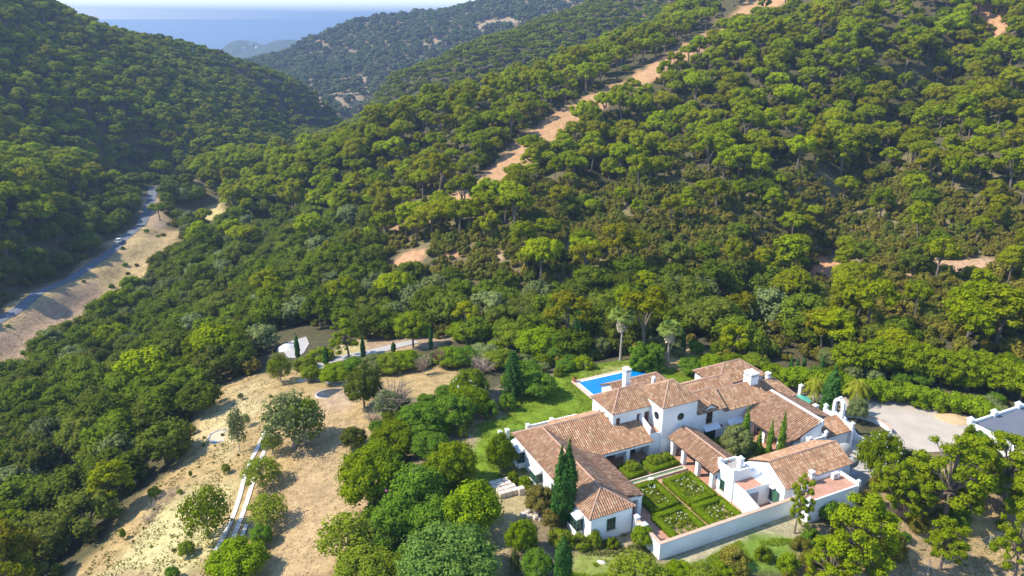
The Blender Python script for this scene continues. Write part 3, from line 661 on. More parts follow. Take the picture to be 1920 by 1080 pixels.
class MB:
    def __init__(s): s.V = []; s.F = []; s.M = []
    def poly(s, pts, m=0): b = len(s.V); s.V += [tuple(p) for p in pts]; s.F.append(list(range(b, b+len(pts)))); s.M.append(m); return s
    def box(s, u0, u1, v0, v1, z0, z1, m=0, top=None):
        b = len(s.V); t = top or 1; cu, cv = (u0+u1)/2, (v0+v1)/2
        for z, k in ((z0, 1), (z1, t)):
            for a, c in ((u0, v0), (u1, v0), (u1, v1), (u0, v1)): s.V.append((cu+(a-cu)*k, cv+(c-cv)*k, z))
        for f in ((3,2,1,0),(4,5,6,7),(0,1,5,4),(1,2,6,5),(2,3,7,6),(3,0,4,7)): s.F.append([b+i for i in f]); s.M.append(m)
        return s
    def pyr(s, u0, u1, v0, v1, z0, z1, m=0):
        b = len(s.V); s.V += [(u0,v0,z0),(u1,v0,z0),(u1,v1,z0),(u0,v1,z0),((u0+u1)/2,(v0+v1)/2,z1)]
        for f in ((3,2,1,0),(0,1,4),(1,2,4),(2,3,4),(3,0,4)): s.F.append([b+i for i in f]); s.M.append(m)
        return s
    def cyl(s, u, v, z0, z1, r0, r1=None, n=10, m=0, ax=2):
        b = len(s.V); r1 = r0 if r1 is None else r1
        for z, r in ((z0, r0), (z1, r1)):
            for k in range(n):
                a = 6.28318*k/n; p = [u+r*math.cos(a), v+r*math.sin(a), z]
                if ax == 1: p = [u+r*math.cos(a), z, v+r*math.sin(a)]
                if ax == 0: p = [z, u+r*math.cos(a), v+r*math.sin(a)]
                s.V.append(tuple(p))
        for k in range(n): s.F.append([b+k, b+(k+1) % n, b+n+(k+1) % n, b+n+k]); s.M.append(m)
        s.F.append([b+k for k in range(n)][::-1]); s.M.append(m); s.F.append([b+n+k for k in range(n)]); s.M.append(m); return s
    def bar(s, p, q, r=.05, m=0, n=5):
        p = Vector(p); q = Vector(q); t = (q-p).normalized(); a = t.cross(Vector((0,0,1)) if abs(t.z) < .9 else Vector((1,0,0))).normalized(); c = t.cross(a); b = len(s.V)
        for o in (p, q):
            for k in range(n): w_ = a*math.cos(6.28318*k/n)+c*math.sin(6.28318*k/n); s.V.append(tuple(o+w_*r))
        for k in range(n): s.F.append([b+k, b+(k+1) % n, b+n+(k+1) % n, b+n+k]); s.M.append(m)
        s.F.append([b+k for k in range(n)][::-1]); s.M.append(m); s.F.append([b+n+k for k in range(n)]); s.M.append(m); return s
    def prism(s, pts, axis, a0, a1, m=0):
        """pts 2-D outline extruded along an axis: 'u' -> pts are (v,z); 'v' -> pts are (u,z); 'z' -> (u,v)"""
        f = {'u': lambda p, a: (a, p[0], p[1]), 'v': lambda p, a: (p[0], a, p[1]), 'z': lambda p, a: (p[0], p[1], a)}[axis]; b = len(s.V); n = len(pts)
        s.V += [f(p, a0) for p in pts]+[f(p, a1) for p in pts]
        for k in range(n): s.F.append([b+k, b+(k+1) % n, b+n+(k+1) % n, b+n+k]); s.M.append(m)
        s.F.append([b+k for k in range(n)][::-1]); s.M.append(m); s.F.append([b+n+k for k in range(n)]); s.M.append(m); return s
    def build(s, name, mats, parent=None, label=None, frame=None):
        mats = mats if isinstance(mats, list) else [mats]
        me = bpy.data.meshes.new(name); me.from_pydata(s.V, [], s.F)
        import bmesh; bm = bmesh.new(); bm.from_mesh(me); bmesh.ops.recalc_face_normals(bm, faces=bm.faces); bm.to_mesh(me); bm.free()
        o = fin(name, me, mats=mats, midx=s.M, parent=parent)
        if parent is None and frame is not False: o.location = (O[0], O[1], 0); o.rotation_euler = (0, 0, TH)
        if label: o['label'] = label
        return o
def hf(name, label, cat, group=None, u=0, v=0, z=0, rz=0): return empty(name, HW(u, v, z), TH+rz, label, cat, group)
TW = .30
def roof_sheet(mb, tint, poly, rs, kind=0):
    """barrel-tiled sheet. poly: 3-D points, the first two make the eave (left to right seen from outside)"""
    P = [Vector(p) for p in poly]; e = (P[1]-P[0]).normalized(); n = None
    for q in P[2:]:
        c = e.cross(q-P[0])
        if c.length > .3: n = c.normalized(); break
    if n.z < 0: n = -n
    s = n.cross(e);  s = s if s.z > 0 else -s
    Q = [((p-P[0]).dot(e), (p-P[0]).dot(s)) for p in P]; x0 = min(q[0] for q in Q); x1 = max(q[0] for q in Q)
    def rng_(x):
        ys = []
        for i in range(len(Q)):
            a, b = Q[i], Q[(i+1) % len(Q)]
            if (a[0]-x)*(b[0]-x) <= 0 and abs(a[0]-b[0]) > 1e-6: ys.append(a[1]+(b[1]-a[1])*(x-a[0])/(b[0]-a[0]))
        return (min(ys), max(ys)) if len(ys) > 1 else None
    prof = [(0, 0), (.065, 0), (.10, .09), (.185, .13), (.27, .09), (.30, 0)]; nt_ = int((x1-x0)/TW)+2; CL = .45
    for i in range(nt_):
        base = x0+i*TW
        shade_col = rs.rand()
        for k in range(5):
            xa, xb = base+prof[k][0], base+prof[k+1][0]; xa = min(xa, x1-1e-4); xb = min(xb, x1-1e-4)
            if xb-xa < 1e-3: continue
            ra, rb = rng_(xa+1e-5), rng_(xb-1e-5)
            if not ra or not rb: continue
            lo, hi = min(ra[0], rb[0]), max(ra[1], rb[1]); j0 = int(math.floor(lo/CL)); j1 = int(math.ceil(hi/CL))
            for j in range(j0, j1):
                a0, a1 = [min(max(j*CL+d, ra[0]), ra[1]) for d in (0, CL)]; b0, b1 = [min(max(j*CL+d, rb[0]), rb[1]) for d in (0, CL)]
                if a1-a0 < 1e-3 and b1-b0 < 1e-3: continue
                lift = .03
                pts = [P[0]+e*xa+s*a0+n*(prof[k][1]+lift), P[0]+e*xb+s*b0+n*(prof[k+1][1]+lift), P[0]+e*xb+s*b1+n*prof[k+1][1], P[0]+e*xa+s*a1+n*prof[k][1]]
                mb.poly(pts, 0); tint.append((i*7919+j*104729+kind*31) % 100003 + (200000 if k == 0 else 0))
    low = [p-n*.07 for p in P]; mb.poly([tuple(p) for p in low], 1); tint.append(-1)
    for i in range(len(P)):
        a, b = P[i], P[(i+1) % len(P)]; mb.poly([a-n*.07, b-n*.07, b+n*.0, a+n*.0], 1); tint.append(-1)
def tilecolor(codes, seed, pale=.0):
    rs = np.random.RandomState(seed); tab = rs.rand(100003, 2); out = np.ones((len(codes), 4)); c0 = np.array(codes); c = np.where(c0 >= 200000, c0-200000, c0)
    A = np.array([.33, .19, .11]); B = np.array([.41, .265, .16]); D_k = np.array([.27, .155, .095]); R = np.array([.36, .19, .105])
    k = tab[np.maximum(c, 0)]; col = np.where(k[:, :1] < .48-pale, A, np.where(k[:, :1] < .74, B, np.where(k[:, :1] < .88, D_k, R))) * (.86+.28*k[:, 1:2]); col = np.where((c0 >= 200000)[:, None], col*.5, col*1.08)  # channels coloured darker: some dirt, plus painted shade so the ribs look deeper
    out[:, :3] = np.where((c < 0)[:, None], np.array([.50, .36, .27]), col); return out
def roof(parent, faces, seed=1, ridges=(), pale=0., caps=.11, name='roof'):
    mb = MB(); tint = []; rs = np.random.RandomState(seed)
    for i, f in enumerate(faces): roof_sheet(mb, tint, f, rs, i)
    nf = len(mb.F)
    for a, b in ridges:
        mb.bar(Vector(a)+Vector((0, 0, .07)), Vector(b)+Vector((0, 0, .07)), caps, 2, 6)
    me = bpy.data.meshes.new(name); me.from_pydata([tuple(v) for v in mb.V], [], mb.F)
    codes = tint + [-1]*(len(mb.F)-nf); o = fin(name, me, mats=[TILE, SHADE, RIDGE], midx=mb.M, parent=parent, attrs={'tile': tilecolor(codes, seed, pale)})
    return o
def hip(u0, u1, v0, v1, ze, zr, axis='u', r0=None, r1=None, rc=None):
    """four faces and the ridge lines of a hip roof; r0, r1 = ridge ends along the axis, rc = ridge across position"""
    if axis == 'u':
        rc = rc or (v0+v1)/2; A = (r0, rc, zr); B = (r1, rc, zr)
        c = [(u0, v0, ze), (u1, v0, ze), (u1, v1, ze), (u0, v1, ze)]
        return [[c[0], c[1], B, A], [c[1], c[2], B], [c[2], c[3], A, B], [c[3], c[0], A]], [(A, B), (c[0], A), (c[1], B), (c[2], B), (c[3], A)]
    rc = rc or (u0+u1)/2; A = (rc, r0, zr); B = (rc, r1, zr); c = [(u0, v0, ze), (u1, v0, ze), (u1, v1, ze), (u0, v1, ze)]
    return [[c[0], c[1], A], [c[1], c[2], B, A], [c[2], c[3], B], [c[3], c[0], A, B]], [(A, B), (c[0], A), (c[1], A), (c[2], B), (c[3], B)]
villa = hf('white_villa', 'large white country villa with terracotta tiled roofs around two courtyards', 'villa')
def wbox(*b, m=WALL, n='wall'): return MB().box(*b).build(n, m, villa)
def window(u0, u1, z0, z1, v=None, u=None, fm=GREEN, bars=(2, 3), out=-1, arch=False, sill=True, name='window'):
    """window in a wall: v given -> faces -v ; u given -> faces -u. u0,u1 then run along the wall"""
    d = .05; w = u1-u0; h = z1-z0; f = MB(); t = .07
    X = lambda a0, a1, c0, c1, y0, y1, M, m=0: M.box(a0, a1, v-y1, v-y0, c0, c1, m) if v is not None else M.box(u-y1, u-y0, a0, a1, c0, c1, m)
    X(u0-t, u0+.03, z0-t, z1+t, -.05, d, f); X(u1-.03, u1+t, z0-t, z1+t, -.05, d, f); X(u0+.03, u1-.03, z0-t, z0+.03, -.05, d-.004, f); X(u0+.03, u1-.03, z1-.03, z1+t, -.05, d-.004, f)
    for k in range(1, bars[0]): a = u0+w*k/bars[0]; X(a-.03, a+.03, z0+.03, z1-.03, -.03, d-.01, f)
    for k in range(1, bars[1]): a = z0+h*k/bars[1]; X(u0+.03, u1-.03, a-.018, a+.018, -.03, d-.016, f)
    o = f.build(name, fm, villa); p = MB(); X(u0, u1, z0, z1, -.05, .012, p); p.build('pane', GLASS, o)
    if sill: q = MB(); X(u0-.14, u1+.14, z0-.16, z0-t-.005, -.05, .12, q); q.build('sill', COPE, o)
    return o
def column(u, v, h=2.6, r=.27):
    m = MB(); m.box(u-r, u+r, v-r, v+r, 0, h); m.box(u-r-.05, u+r+.05, v-r-.05, v+r+.05, h-.18, h+.02); return m.build('column', WALL, villa)
# -- west wing with its verandah and the arm along the lawn
e = 3.4
wbox(.15, 5.5, .2, 19.7, -1.5, 3.36)
r1 = roof(villa, [[(-.25,20,3.4),(-.25,0,3.4),(2.7,2.6,5.2),(2.7,17.1,5.2)], [(-.25,0,3.4),(5.8,0,3.4),(2.7,2.6,5.2)], [(5.8,0,3.4),(5.8,13.03,3.4),(2.7,17.1,5.2),(2.7,2.6,5.2)], [(5.8,20,3.4),(-.25,20,3.4),(2.7,17.1,5.2)]],
          2, [((2.7,2.6,5.2),(2.7,17.1,5.2)),((2.7,2.6,5.2),(-.25,0,3.4)),((2.7,2.6,5.2),(5.8,0,3.4)),((2.7,17.1,5.2),(-.25,20,3.4))])
r2 = roof(villa, [[(8.4,2.1,2.7),(8.4,11.4,2.7),(5.8,13.03,3.41),(5.8,2.1,3.41)]], 3)
r3 = roof(villa, [[(8.4,11.4,2.7),(16.25,11.4,2.7),(16.25,14.88,4.2),(11.95,14.88,4.2),(11.95,17.0,5.12),(2.75,17.0,5.12),(5.8,13.0,3.4)], [(12.2,20,3.8),(5.6,20,3.8),(2.75,17.0,5.12),(12.2,17.0,5.12)]], 4, [((2.7,17.02,5.12),(12.0,17.02,5.12))])
wbox(5.5, 12.0, 14.2, 19.7, 0, 3.3); wbox(12.0, 16.0, 13.7, 14.9, 0, 3.4); wbox(5.8, 8.2, .15+2.2, .3+2.2, 2.2, 2.68, n='beam')
MB().box(7.85, 8.15, 2.3, 11.7, 2.32, 2.62).box(8.15, 16.2, 11.45, 11.75, 2.32, 2.62).build('beam', WALL, villa)
for c in ((8.0,2.55),(8.0,5.6),(8.0,8.6),(8.0,11.6),(12.4,11.7)): column(*c)
MB().box(5.5, 7.85, 2.2, 14.2, 0, .05).box(7.85, 16.1, 12.0, 14.2, 0, .055).build('verandah_floor', CLAY, villa)
window(9, 10.4, .1, 2.3, v=14.2, fm=GREEN, sill=False); window(13.6, 15, .1, 2.3, v=13.7, sill=False); MB().box(10.9, 11.7, 14.1, 14.19, .06, 2.2).build('door', DARK, villa)
for v0 in (4.2, 7.4, 10.4):
    o = MB().box(5.5, 5.58, v0, v0+1.3, .06, 2.25).build('door', GREEN, villa); MB().box(5.58, 5.6, v0+.15, v0+1.15, .3, 2.1).build('pane', GLASS, o)
window(2.25, 3.25, 1.2, 2.6, v=.2, bars=(3, 4))
def bay(v0, v1, z0, z1):
    b = MB(); b.box(-.72, .15, v0-.08, v1+.08, z0-.75, z0); b.prism([(-.82, z1), (.15, z1), (.15, z1+.5)], 'v', v0-.15, v1+.15); o = b.build('bay_window', WALL, villa)
    f = MB()
    for k in range(5): a = v0+(v1-v0)*k/4; f.box(-.70, -.62, a-.04, a+.04, z0, z1)
    for z in (z0+.06, z0+(z1-z0)*.35, z0+(z1-z0)*.68, z1-.06): f.box(-.69, -.63, v0, v1, z-.03, z+.03)
    for s_ in (v0, v1):
        for z in (z0+.06, z0+(z1-z0)*.35, z0+(z1-z0)*.68, z1-.06): f.box(-.63, .14, s_-.03, s_+.03, z-.029, z+.029)
        f.box(-.32, -.24, s_-.035, s_+.035, z0, z1)
    f.build('frame', GREEN, o); MB().box(-.65, .14, v0+.01, v1-.01, z0, z1).build('pane', GLASS, o)
bay(16.9, 19.5, .75, 2.4); bay(1.9, 4.8, .75, 2.4); bay(12.0, 13.6, .75, 2.1); window(8.2, 9.4, .9, 2.2, u=.15, bars=(2, 3))
# -- left tower with round-windowed block
wbox(12.1, 17.95, 14.9, 20.1, 0, 5.97)
f, rd = hip(11.85, 18.9, 14.62, 20.3, 6.0, 7.9, 'u', 14.5, 18.9); f = [[(11.85,14.62,6),(18.9,14.62,6),(18.9,17.46,7.9),(14.5,17.46,7.9)], [(18.9,20.3,6),(11.85,20.3,6),(14.5,17.46,7.9),(18.9,17.46,7.9)], f[3]]
r4 = roof(villa, f, 5, [((14.5,17.46,7.9),(18.9,17.46,7.9)),((11.85,14.62,6),(14.5,17.46,7.9)),((11.85,20.3,6),(14.5,17.46,7.9))])
wbox(17.9, 23.5, 12.0, 17.9, 0, 6.97)
f, rd = hip(17.62, 23.75, 11.7, 18.15, 7.0, 9.15, 'u', 20.4, 21.2, 14.5); r5 = roof(villa, f, 6, rd)
wbox(16.2, 17.9, 12.2, 14.9, 0, 3.3); MB().box(16.4, 17.9, 12.35, 14.9, 3.3, 3.34).build('balcony_floor', CLAY, villa)
MB().prism([(12.2,3.3),(14.9,3.3),(14.9,4.9),(14.2,4.9),(12.2,4.25)], 'u', 16.2, 16.4).build('parapet', WALL, villa)
MB().bar((16.4,12.28,4.2),(17.9,12.28,4.2),.025).bar((16.4,12.28,3.9),(17.9,12.28,3.9),.015).bar((16.4,12.28,3.6),(17.9,12.28,3.6),.015).build('railing', GREEN, villa)
window(12.68, 13.1, 4.1, 5.1, v=14.9, fm=BROWN, bars=(1, 1)); window(15.95, 16.4, 4.1, 5.0, v=14.9, fm=BROWN, bars=(1, 1))
o = MB().box(17.1, 17.75, 14.82, 14.92, 3.34, 5.1).build('door', BROWN, villa); MB().box(17.2, 17.45, 14.80, 14.815, 3.5, 5.0).build('pane', GLASS, o)
for v0, z0, ax in ((20.8, 5.05, 1), (13.2, 5.3, 0)):
    m = MB(); p = MB()
    if ax == 1: m.cyl(v0, z0, 11.93, 12.05, .62, n=20, ax=1); p.cyl(v0, z0, 11.9, 11.96, .53, n=20, ax=1)
    else: m.cyl(v0, z0, 17.83, 17.95, .62, n=20, ax=0); p.cyl(v0, z0, 17.80, 17.86, .53, n=20, ax=0)
    if ax == 1: p.box(v0-.03, v0+.03, 11.88, 11.9, z0-.5, z0+.5, 1).box(v0-.5, v0+.5, 11.884, 11.896, z0-.02, z0+.02, 1)
    o = m.build('round_window', WALL, villa); p.build('pane', [GLASS, GREEN], o)
for v0 in (18.4, 16.3):
    MB().prism([(v0-.3,4.75),(v0+.3,4.75),(v0+.3,5.0),(v0+.15,5.2),(v0-.15,5.2),(v0-.3,5.0)], 'u', 12.02, 12.12).build('vent', DARK, villa)
    MB().prism([(v0-.38,5.0),(v0+.38,5.0),(v0+.2,5.32),(v0-.2,5.32)], 'u', 11.85, 12.1).build('vent_hood', WALL, villa)
def chimney(par, u, v, z0, h, a, vents=3, cap=.75):
    m = MB(); m.box(u-a, u+a, v-a, v+a, z0, z0+h); m.box(u-a-.07, u+a+.07, v-a-.07, v+a+.07, z0+h-.62, z0+h-.52); m.box(u-a-.08, u+a+.08, v-a-.08, v+a+.08, z0+h, z0+h+.1)
    m.pyr(u-a-.08, u+a+.08, v-a-.08, v+a+.08, z0+h+.1, z0+h+.1+a*cap)
    for k in range(vents):
        w = 2*a/(vents*2+1); c = u-a+w*(2*k+1.5); d = v-a+w*(2*k+1.5)
        m.box(c-w/2, c+w/2, v-a-.012, v-a+.02, z0+h-.38, z0+h-.12, 1); m.box(u-a-.012, u-a+.02, d-w/2, d+w/2, z0+h-.38, z0+h-.12, 1)
    return m.build('chimney', [WALL, DARK], par)
chimney(r4, 16.55, 18.8, 6.6, 3.3, .40)
m = MB(); m.cyl(21.3, 19.0, 6.0, 7.5, .32, .3, 12); m.cyl(21.3, 19.0, 7.5, 7.75, .3, .05, 12); m.build('chimney', WALL, r5)
# -- range behind the tower
wbox(16.5, 26, 20.1, 24.8, 0, 4.45); MB().prism([(20.1,4.4),(24.8,4.4),(22.5,5.75)], 'u', 16.5, 16.7).build('gable', WALL, villa)
f = [[(16.25,20.0,4.5),(26.3,20.0,4.5),(24.2,22.5,5.95),(16.25,22.5,5.95)], [(26.3,20,4.5),(26.3,25.1,4.5),(24.2,22.5,5.95)], [(26.3,25.1,4.5),(16.25,25.1,4.5),(16.25,22.5,5.95),(24.2,22.5,5.95)]]; r6 = roof(villa, f, 7, [((16.25,22.5,5.95),(24.2,22.5,5.95)),((26.3,20,4.5),(24.2,22.5,5.95))])
wbox(23.5, 33, 15.5, 20.5, 0, 4.2); f, rd = hip(23.6, 33.5, 15.2, 20.8, 4.3, 5.9, 'u', 25, 33, 18.0); r7 = roof(villa, f, 8, rd, pale=.15)
wbox(31.4, 40, 17.3, 22.4, 0, 4.75); f, rd = hip(31.1, 40.3, 17.0, 22.7, 4.8, 6.7, 'u', 34.5, 37.4, 19.8); r8 = roof(villa, f, 9, rd, pale=.05)
# -- middle block with dormer, and the block with the big chimney
wbox(23.5, 28.1, 12.0, 17.2, 0, 4.65); f = [[(23.6,11.7,4.7),(28.35,11.7,4.7),(28.35,14.5,6.5),(23.6,14.5,6.5)], [(28.35,17.4,4.7),(23.6,17.4,4.7),(23.6,14.5,6.5),(28.35,14.5,6.5)]]
r9 = roof(villa, f, 10, [((23.6,14.5,6.5),(28.35,14.5,6.5))], pale=.1)
wbox(28.1, 35.6, 12.003, 17.2, 0, 4.08); MB().prism([(12,4.0),(17.2,4.0),(14.5,5.9)], 'u', 35.3, 35.58).prism([(12,4.6),(17.2,4.6),(14.5,6.4)], 'u', 27.9, 28.08).build('wall', WALL, villa)
f = [[(28.1,11.65,4.15),(35.85,11.65,4.15),(35.85,14.5,6.02),(28.1,14.5,6.02)], [(35.85,17.4,4.15),(28.1,17.4,4.15),(28.1,14.5,6.02),(35.85,14.5,6.02)]]
r10 = roof(villa, f, 11, [((28.1,14.5,6.02),(35.85,14.5,6.02)),((28.15,11.65,4.15),(28.15,14.5,6.02)),((35.8,11.65,4.15),(35.8,14.5,6.02))], pale=.12, caps=.09)
chimney(r10, 35.0, 14.6, 5.3, 2.05, .72, 5, .8)
MB().box(24.7, 26.75, 11.97, 14, 3.6, 5.05).prism([(24.7,5.05),(26.75,5.05),(25.72,5.62)], 'v', 11.97, 14).build('dormer', WALL, villa)
roof(villa, [[(24.45,13.9,4.98),(24.45,11.85,4.98),(25.72,11.85,5.72),(25.72,13.9,5.72)], [(27.0,11.85,4.98),(27.0,13.9,4.98),(25.72,13.9,5.72),(25.72,11.85,5.72)]], 12, [((25.72,11.85,5.72),(25.72,13.9,5.72))], name='dormer_roof')
o = window(25.3, 26.15, 2.95, 5.0, v=11.97, bars=(2, 3), fm=BROWN)
MB().box(25.15, 26.3, 11.72, 11.76, 3.85, 3.89).box(25.15, 26.3, 11.72, 11.76, 2.98, 3.02).build('railing', GREEN, o)
for k in range(9): pass
for u0, u1, z1 in ((25.2, 27.0, 1.95), (29.3, 31.2, 1.9)):
    window(u0, u1, .15, z1, v=12.0, bars=(4, 4), sill=False)
    MB().prism([(11.2,z1+.12),(12.0,z1+.12),(12.0,z1+.62)], 'u', u0-.4, u1+.4).build('awning', WPAINT, villa)
for u_, z_ in ((28.0,1.9),(32.2,1.9),(23.6,2.2)):
    m = MB(); m.box(u_-.09, u_+.09, 11.8, 11.98, z_-.2, z_+.1); m.pyr(u_-.13, u_+.13, 11.76, 12.0, z_+.1, z_+.25); m.build('wall_lamp', mat('lamp copper', (.30, .10, .06), rough=.5), villa)
# -- block right of the chimney and the east wing
wbox(35.6, 40.8, 12.2, 17.4, 0, 3.7); f = [[(35.9,11.8,4.0),(41.4,11.8,3.6),(39.4,14.6,5.5),(35.9,14.6,5.7)], [(41.4,11.8,3.6),(41.4,17.4,3.6),(39.4,14.6,5.5)], [(41.4,17.4,3.6),(35.9,17.4,4),(35.9,14.6,5.7),(39.4,14.6,5.5)]]
r11 = roof(villa, f, 13, [((35.9,14.6,5.7),(39.4,14.6,5.5)),((41.4,11.8,3.6),(39.4,14.6,5.5))], pale=.05)
chimney(r11, 38.5, 14.9, 5.2, 1.2, .26, 2)
wbox(33.4, 36.9, 3.15, 12.2, 0, 2.95); wbox(36.9, 41.5, 5.4, 12.2, 0, 2.95)
r12 = roof(villa, [[(31.2,10.8,2.9),(31.2,2.9,2.9),(36.8,2.9,5.1),(36.8,12.6,5.1),(32.9,12.6,3.57)], [(41.9,5.3,3.0),(41.9,12.2,3.0),(36.8,12.6,5.1),(36.8,5.3,5.1)]], 14, [((31.2,10.8,2.95),(32.9,12.6,3.6))], pale=.0)
m = MB(); m.prism([(36.7,4.4),(37.0,4.4),(37.0,5.3),(36.7,5.3)], 'v', 2.8, 12.4); m.build('parapet', WALL, villa)
MB().prism([(33.4,2.6),(36.9,2.6),(36.9,5.2),(33.4,3.7)], 'v', 2.95, 3.15).prism([(36.9,2.6),(41.7,2.6),(41.7,3.0),(36.9,4.95)], 'v', 5.4, 5.6).build('wall', WALL, villa)
MB().box(31.6, 31.9, 2.4, 11, 2.45, 2.78).build('beam', WALL, villa)
for v0 in (3.0, 5.65, 8.4, 11.0): column(31.85 if False else 32.6, v0, 2.9)
MB().box(31.6, 33.4, 2.4, 12, 0, .05).build('verandah_floor', CLAY, villa)
for v0 in (4.2, 7.0, 9.6): MB().box(33.32, 33.4, v0, v0+1.0, .06, 2.3).build('door', BROWN, villa)
# -- open arcade between the courtyards
r13 = roof(villa, [[(18.4,11.3,2.8),(18.4,1.9,2.8),(20.75,1.9,4.0),(20.75,11.3,4.0)], [(23.1,2.3,2.8),(23.1,11.3,2.8),(20.75,11.3,4.0),(20.75,2.3,4.0)]], 15, [((20.75,1.9,4.0),(20.75,11.3,4.0))], pale=-.05)
MB().prism([(18.5,2.75),(23.0,2.75),(20.75,3.95)], 'v', 11.1, 11.28).build('gable', WALL, villa)
MB().box(19.0, 19.3, 2.3, 11.2, 2.35, 2.72).box(22.2, 22.5, 2.3, 11.2, 2.35, 2.72).build('beam', WALL, villa)
for v0 in (3.0, 5.8, 8.7, 11.0):
    column(19.25, v0); column(22.35, v0)
MB().box(18.75, 22.9, 2.3, 11.9, 0, .05).build('arcade_floor', CLAY, villa)
# -- small flat-roofed tower, low terrace and kitchen gable
m = MB(); m.box(19.3, 21.9, -.45, 2.3, 0, 3.9); o = m.build('wall', WALL, villa)
m = MB(); t = .2; m.box(19.3, 19.3+t, -.45, 2.3, 3.9, 4.3).box(21.7, 21.9, -.45, 2.3, 3.9, 4.3).box(19.5, 21.7, -.45, -.25, 3.9, 4.3).box(19.5, 21.7, 2.1, 2.3, 3.9, 4.3)
m.box(19.2, 19.65, -.5, -.1, 3.9, 4.6).box(19.2, 19.6, 1.95, 2.35, 3.9, 4.75).build('parapet', WALL, villa)
MB().box(19.5, 21.7, -.25, 2.1, 3.9, 3.93).build('roof_deck', DECKG, villa)
m = MB(); m.box(20.65, 21.2, .1, .65, 3.93, 5.3).box(20.58, 21.27, .03, .72, 5.3, 5.4).pyr(20.6, 21.25, .05, .7, 5.4, 5.75).build('chimney', WALL, villa)
wbox(19.5, 23.6, -2.3, -.45, 0, 2.85); MB().box(19.55, 22.2, -2.25, -.46, 2.85, 2.88).build('terrace_floor', CLAY, villa)
wbox(21.9, 23.6, -.45, 1.5, 0, 3.6)
MB().prism([(-2.3,0),(-4.9,0),(-4.9,2.25),(-2.3,2.95)], 'u', 19.3, 19.48).build('wall', WALL, villa)
window(.95, 1.6, .85, 2.1, u=19.3, bars=(2, 3)); 
MB().box(20.2, 21.6, -2.4, -2.3, .05, 2.1).build('door', mat('grey sliding glass', (.25, .27, .28), rough=.15), villa)
MB().prism([(-4.4,0),(1.5,0),(1.5,3.55),(-1.5,5.15),(-4.4,3.5)], 'u', 23.6, 34.0).build('wall', WALL, villa)
r14 = roof(villa, [[(23.5,-4.75,3.35),(27.9,-4.75,3.35),(27.9,-1.5,5.22),(23.5,-1.5,5.22)], [(27.9,-4.35,3.6),(34.5,-4.35,3.6),(34.5,-1.5,5.2),(27.9,-1.5,5.2)], [(34.5,1.8,3.5),(23.5,1.8,3.5),(23.5,-1.5,5.22),(34.5,-1.5,5.22)]], 16,
          [((23.5,-1.5,5.22),(34.5,-1.5,5.22))], pale=.0, caps=.1)
window(-2.9, .1, .75, 2.35, u=23.4, bars=(6, 3)); MB().box(23.1, 23.6, -3.05, .25, 2.4, 2.55).box(23.1, 23.6, -3.05, .25, .5, .66).build('window_surround', WALL, villa)
MB().box(23.35, 23.4, -3.7, -2.98, .75, 2.35).box(23.35, 23.4, .2, .9, .75, 2.35).build('shutter', GREEN, villa)
MB().cyl(.2, 2.9, 23.54, 23.6, .22, n=12, ax=0).build('vent', DARK, villa)
wbox(24.6, 32.4, -7.3, -4.4, -2.0, 2.9); MB().box(24.8, 32.2, -7.1, -4.4, 2.9, 2.93).build('terrace_floor', CLAY, villa)
MB().box(24.6, 24.8, -7.3, -4.6, 2.9, 3.0).box(24.8, 32.4, -7.3, -7.1, 2.9, 3.02).box(32.2, 32.4, -7.1, -3, 2.9, 3.3).box(24.45, 24.85, -7.4, -7.0, 2.9, 3.45).pyr(24.45, 24.85, -7.4, -7.0, 3.45, 3.7).box(32.1, 32.5, -7.4, -7.0, 2.9, 3.6).pyr(32.1, 32.5, -7.4, -7.0, 3.6, 3.85).build('parapet', WALL, villa)
chimney(r14, 27.6, -4.4, 3.2, 1.25, .24, 2)
# -- gate block with bell gable
def pill(m, u, v, z, h=.7, a=.16): m.box(u-a, u+a, v-a, v+a, z, z+h).box(u-a-.06, u+a+.06, v-a-.06, v+a+.06, z+h, z+h+.08).pyr(u-a-.03, u+a+.03, v-a-.03, v+a+.03, z+h+.08, z+h+.35)
wbox(37.3, 42.1, 2.85, 5.3, 0, 2.5)
r15 = roof(villa, [[(37.0,2.55,2.55),(42.1,2.55,2.55),(42.1,5.3,3.6),(37.0,5.3,3.6)]], 17)
MB().prism([(2.4,0),(7.6,0),(7.6,3.5),(6.4,3.5),(5.9,4.0),(4.2,3.5),(2.4,2.8)], 'u', 42.15, 42.45).build('wall', WALL, villa)
m = MB(); pill(m, 42.3, 2.65, 2.8, .8, .2); pill(m, 42.3, 7.3, 3.45, .6, .2); m.build('finial', WALL, villa)
m = MB(); m.box(42.1,42.5,4.3,4.7,3.4,5.3).box(42.1,42.5,5.7,6.1,3.4,5.3)
for k in range(7):
    a0, a1 = math.pi*k/7, math.pi*(k+1)/7; c = 5.2; m.prism([(c-.9*math.cos(a0),5.3+.85*math.sin(a0)),(c-.9*math.cos(a1),5.3+.85*math.sin(a1)),(c-.5*math.cos(a1),5.3+.5*math.sin(a1)),(c-.5*math.cos(a0),5.3+.5*math.sin(a0))], 'u', 42.1, 42.5)
m.box(42.05,42.55,5.05,5.35,6.1,6.35); o = m.build('bell_gable', WALL, villa); MB().cyl(42.3,5.2,4.7,5.15,.22,.1,10).build('bell', mat('bronze', (.12,.09,.04), rough=.4, metal=.7), o)
m = MB(); m.box(34.0,34.2,2.0,3.9,2.6,3.6).box(34.2,36.9,1.95,2.15,2.6,3.5).box(36.7,36.9,2.15,3.9,2.6,3.5); pill(m,34.1,2.05,3.5,.3); pill(m,36.8,2.05,3.5,.5); pill(m,34.1,3.9,3.5,.3); m.build('parapet', WALL, villa)
wbox(34.0, 37.2, 1.95, 2.9, 0, 2.75)
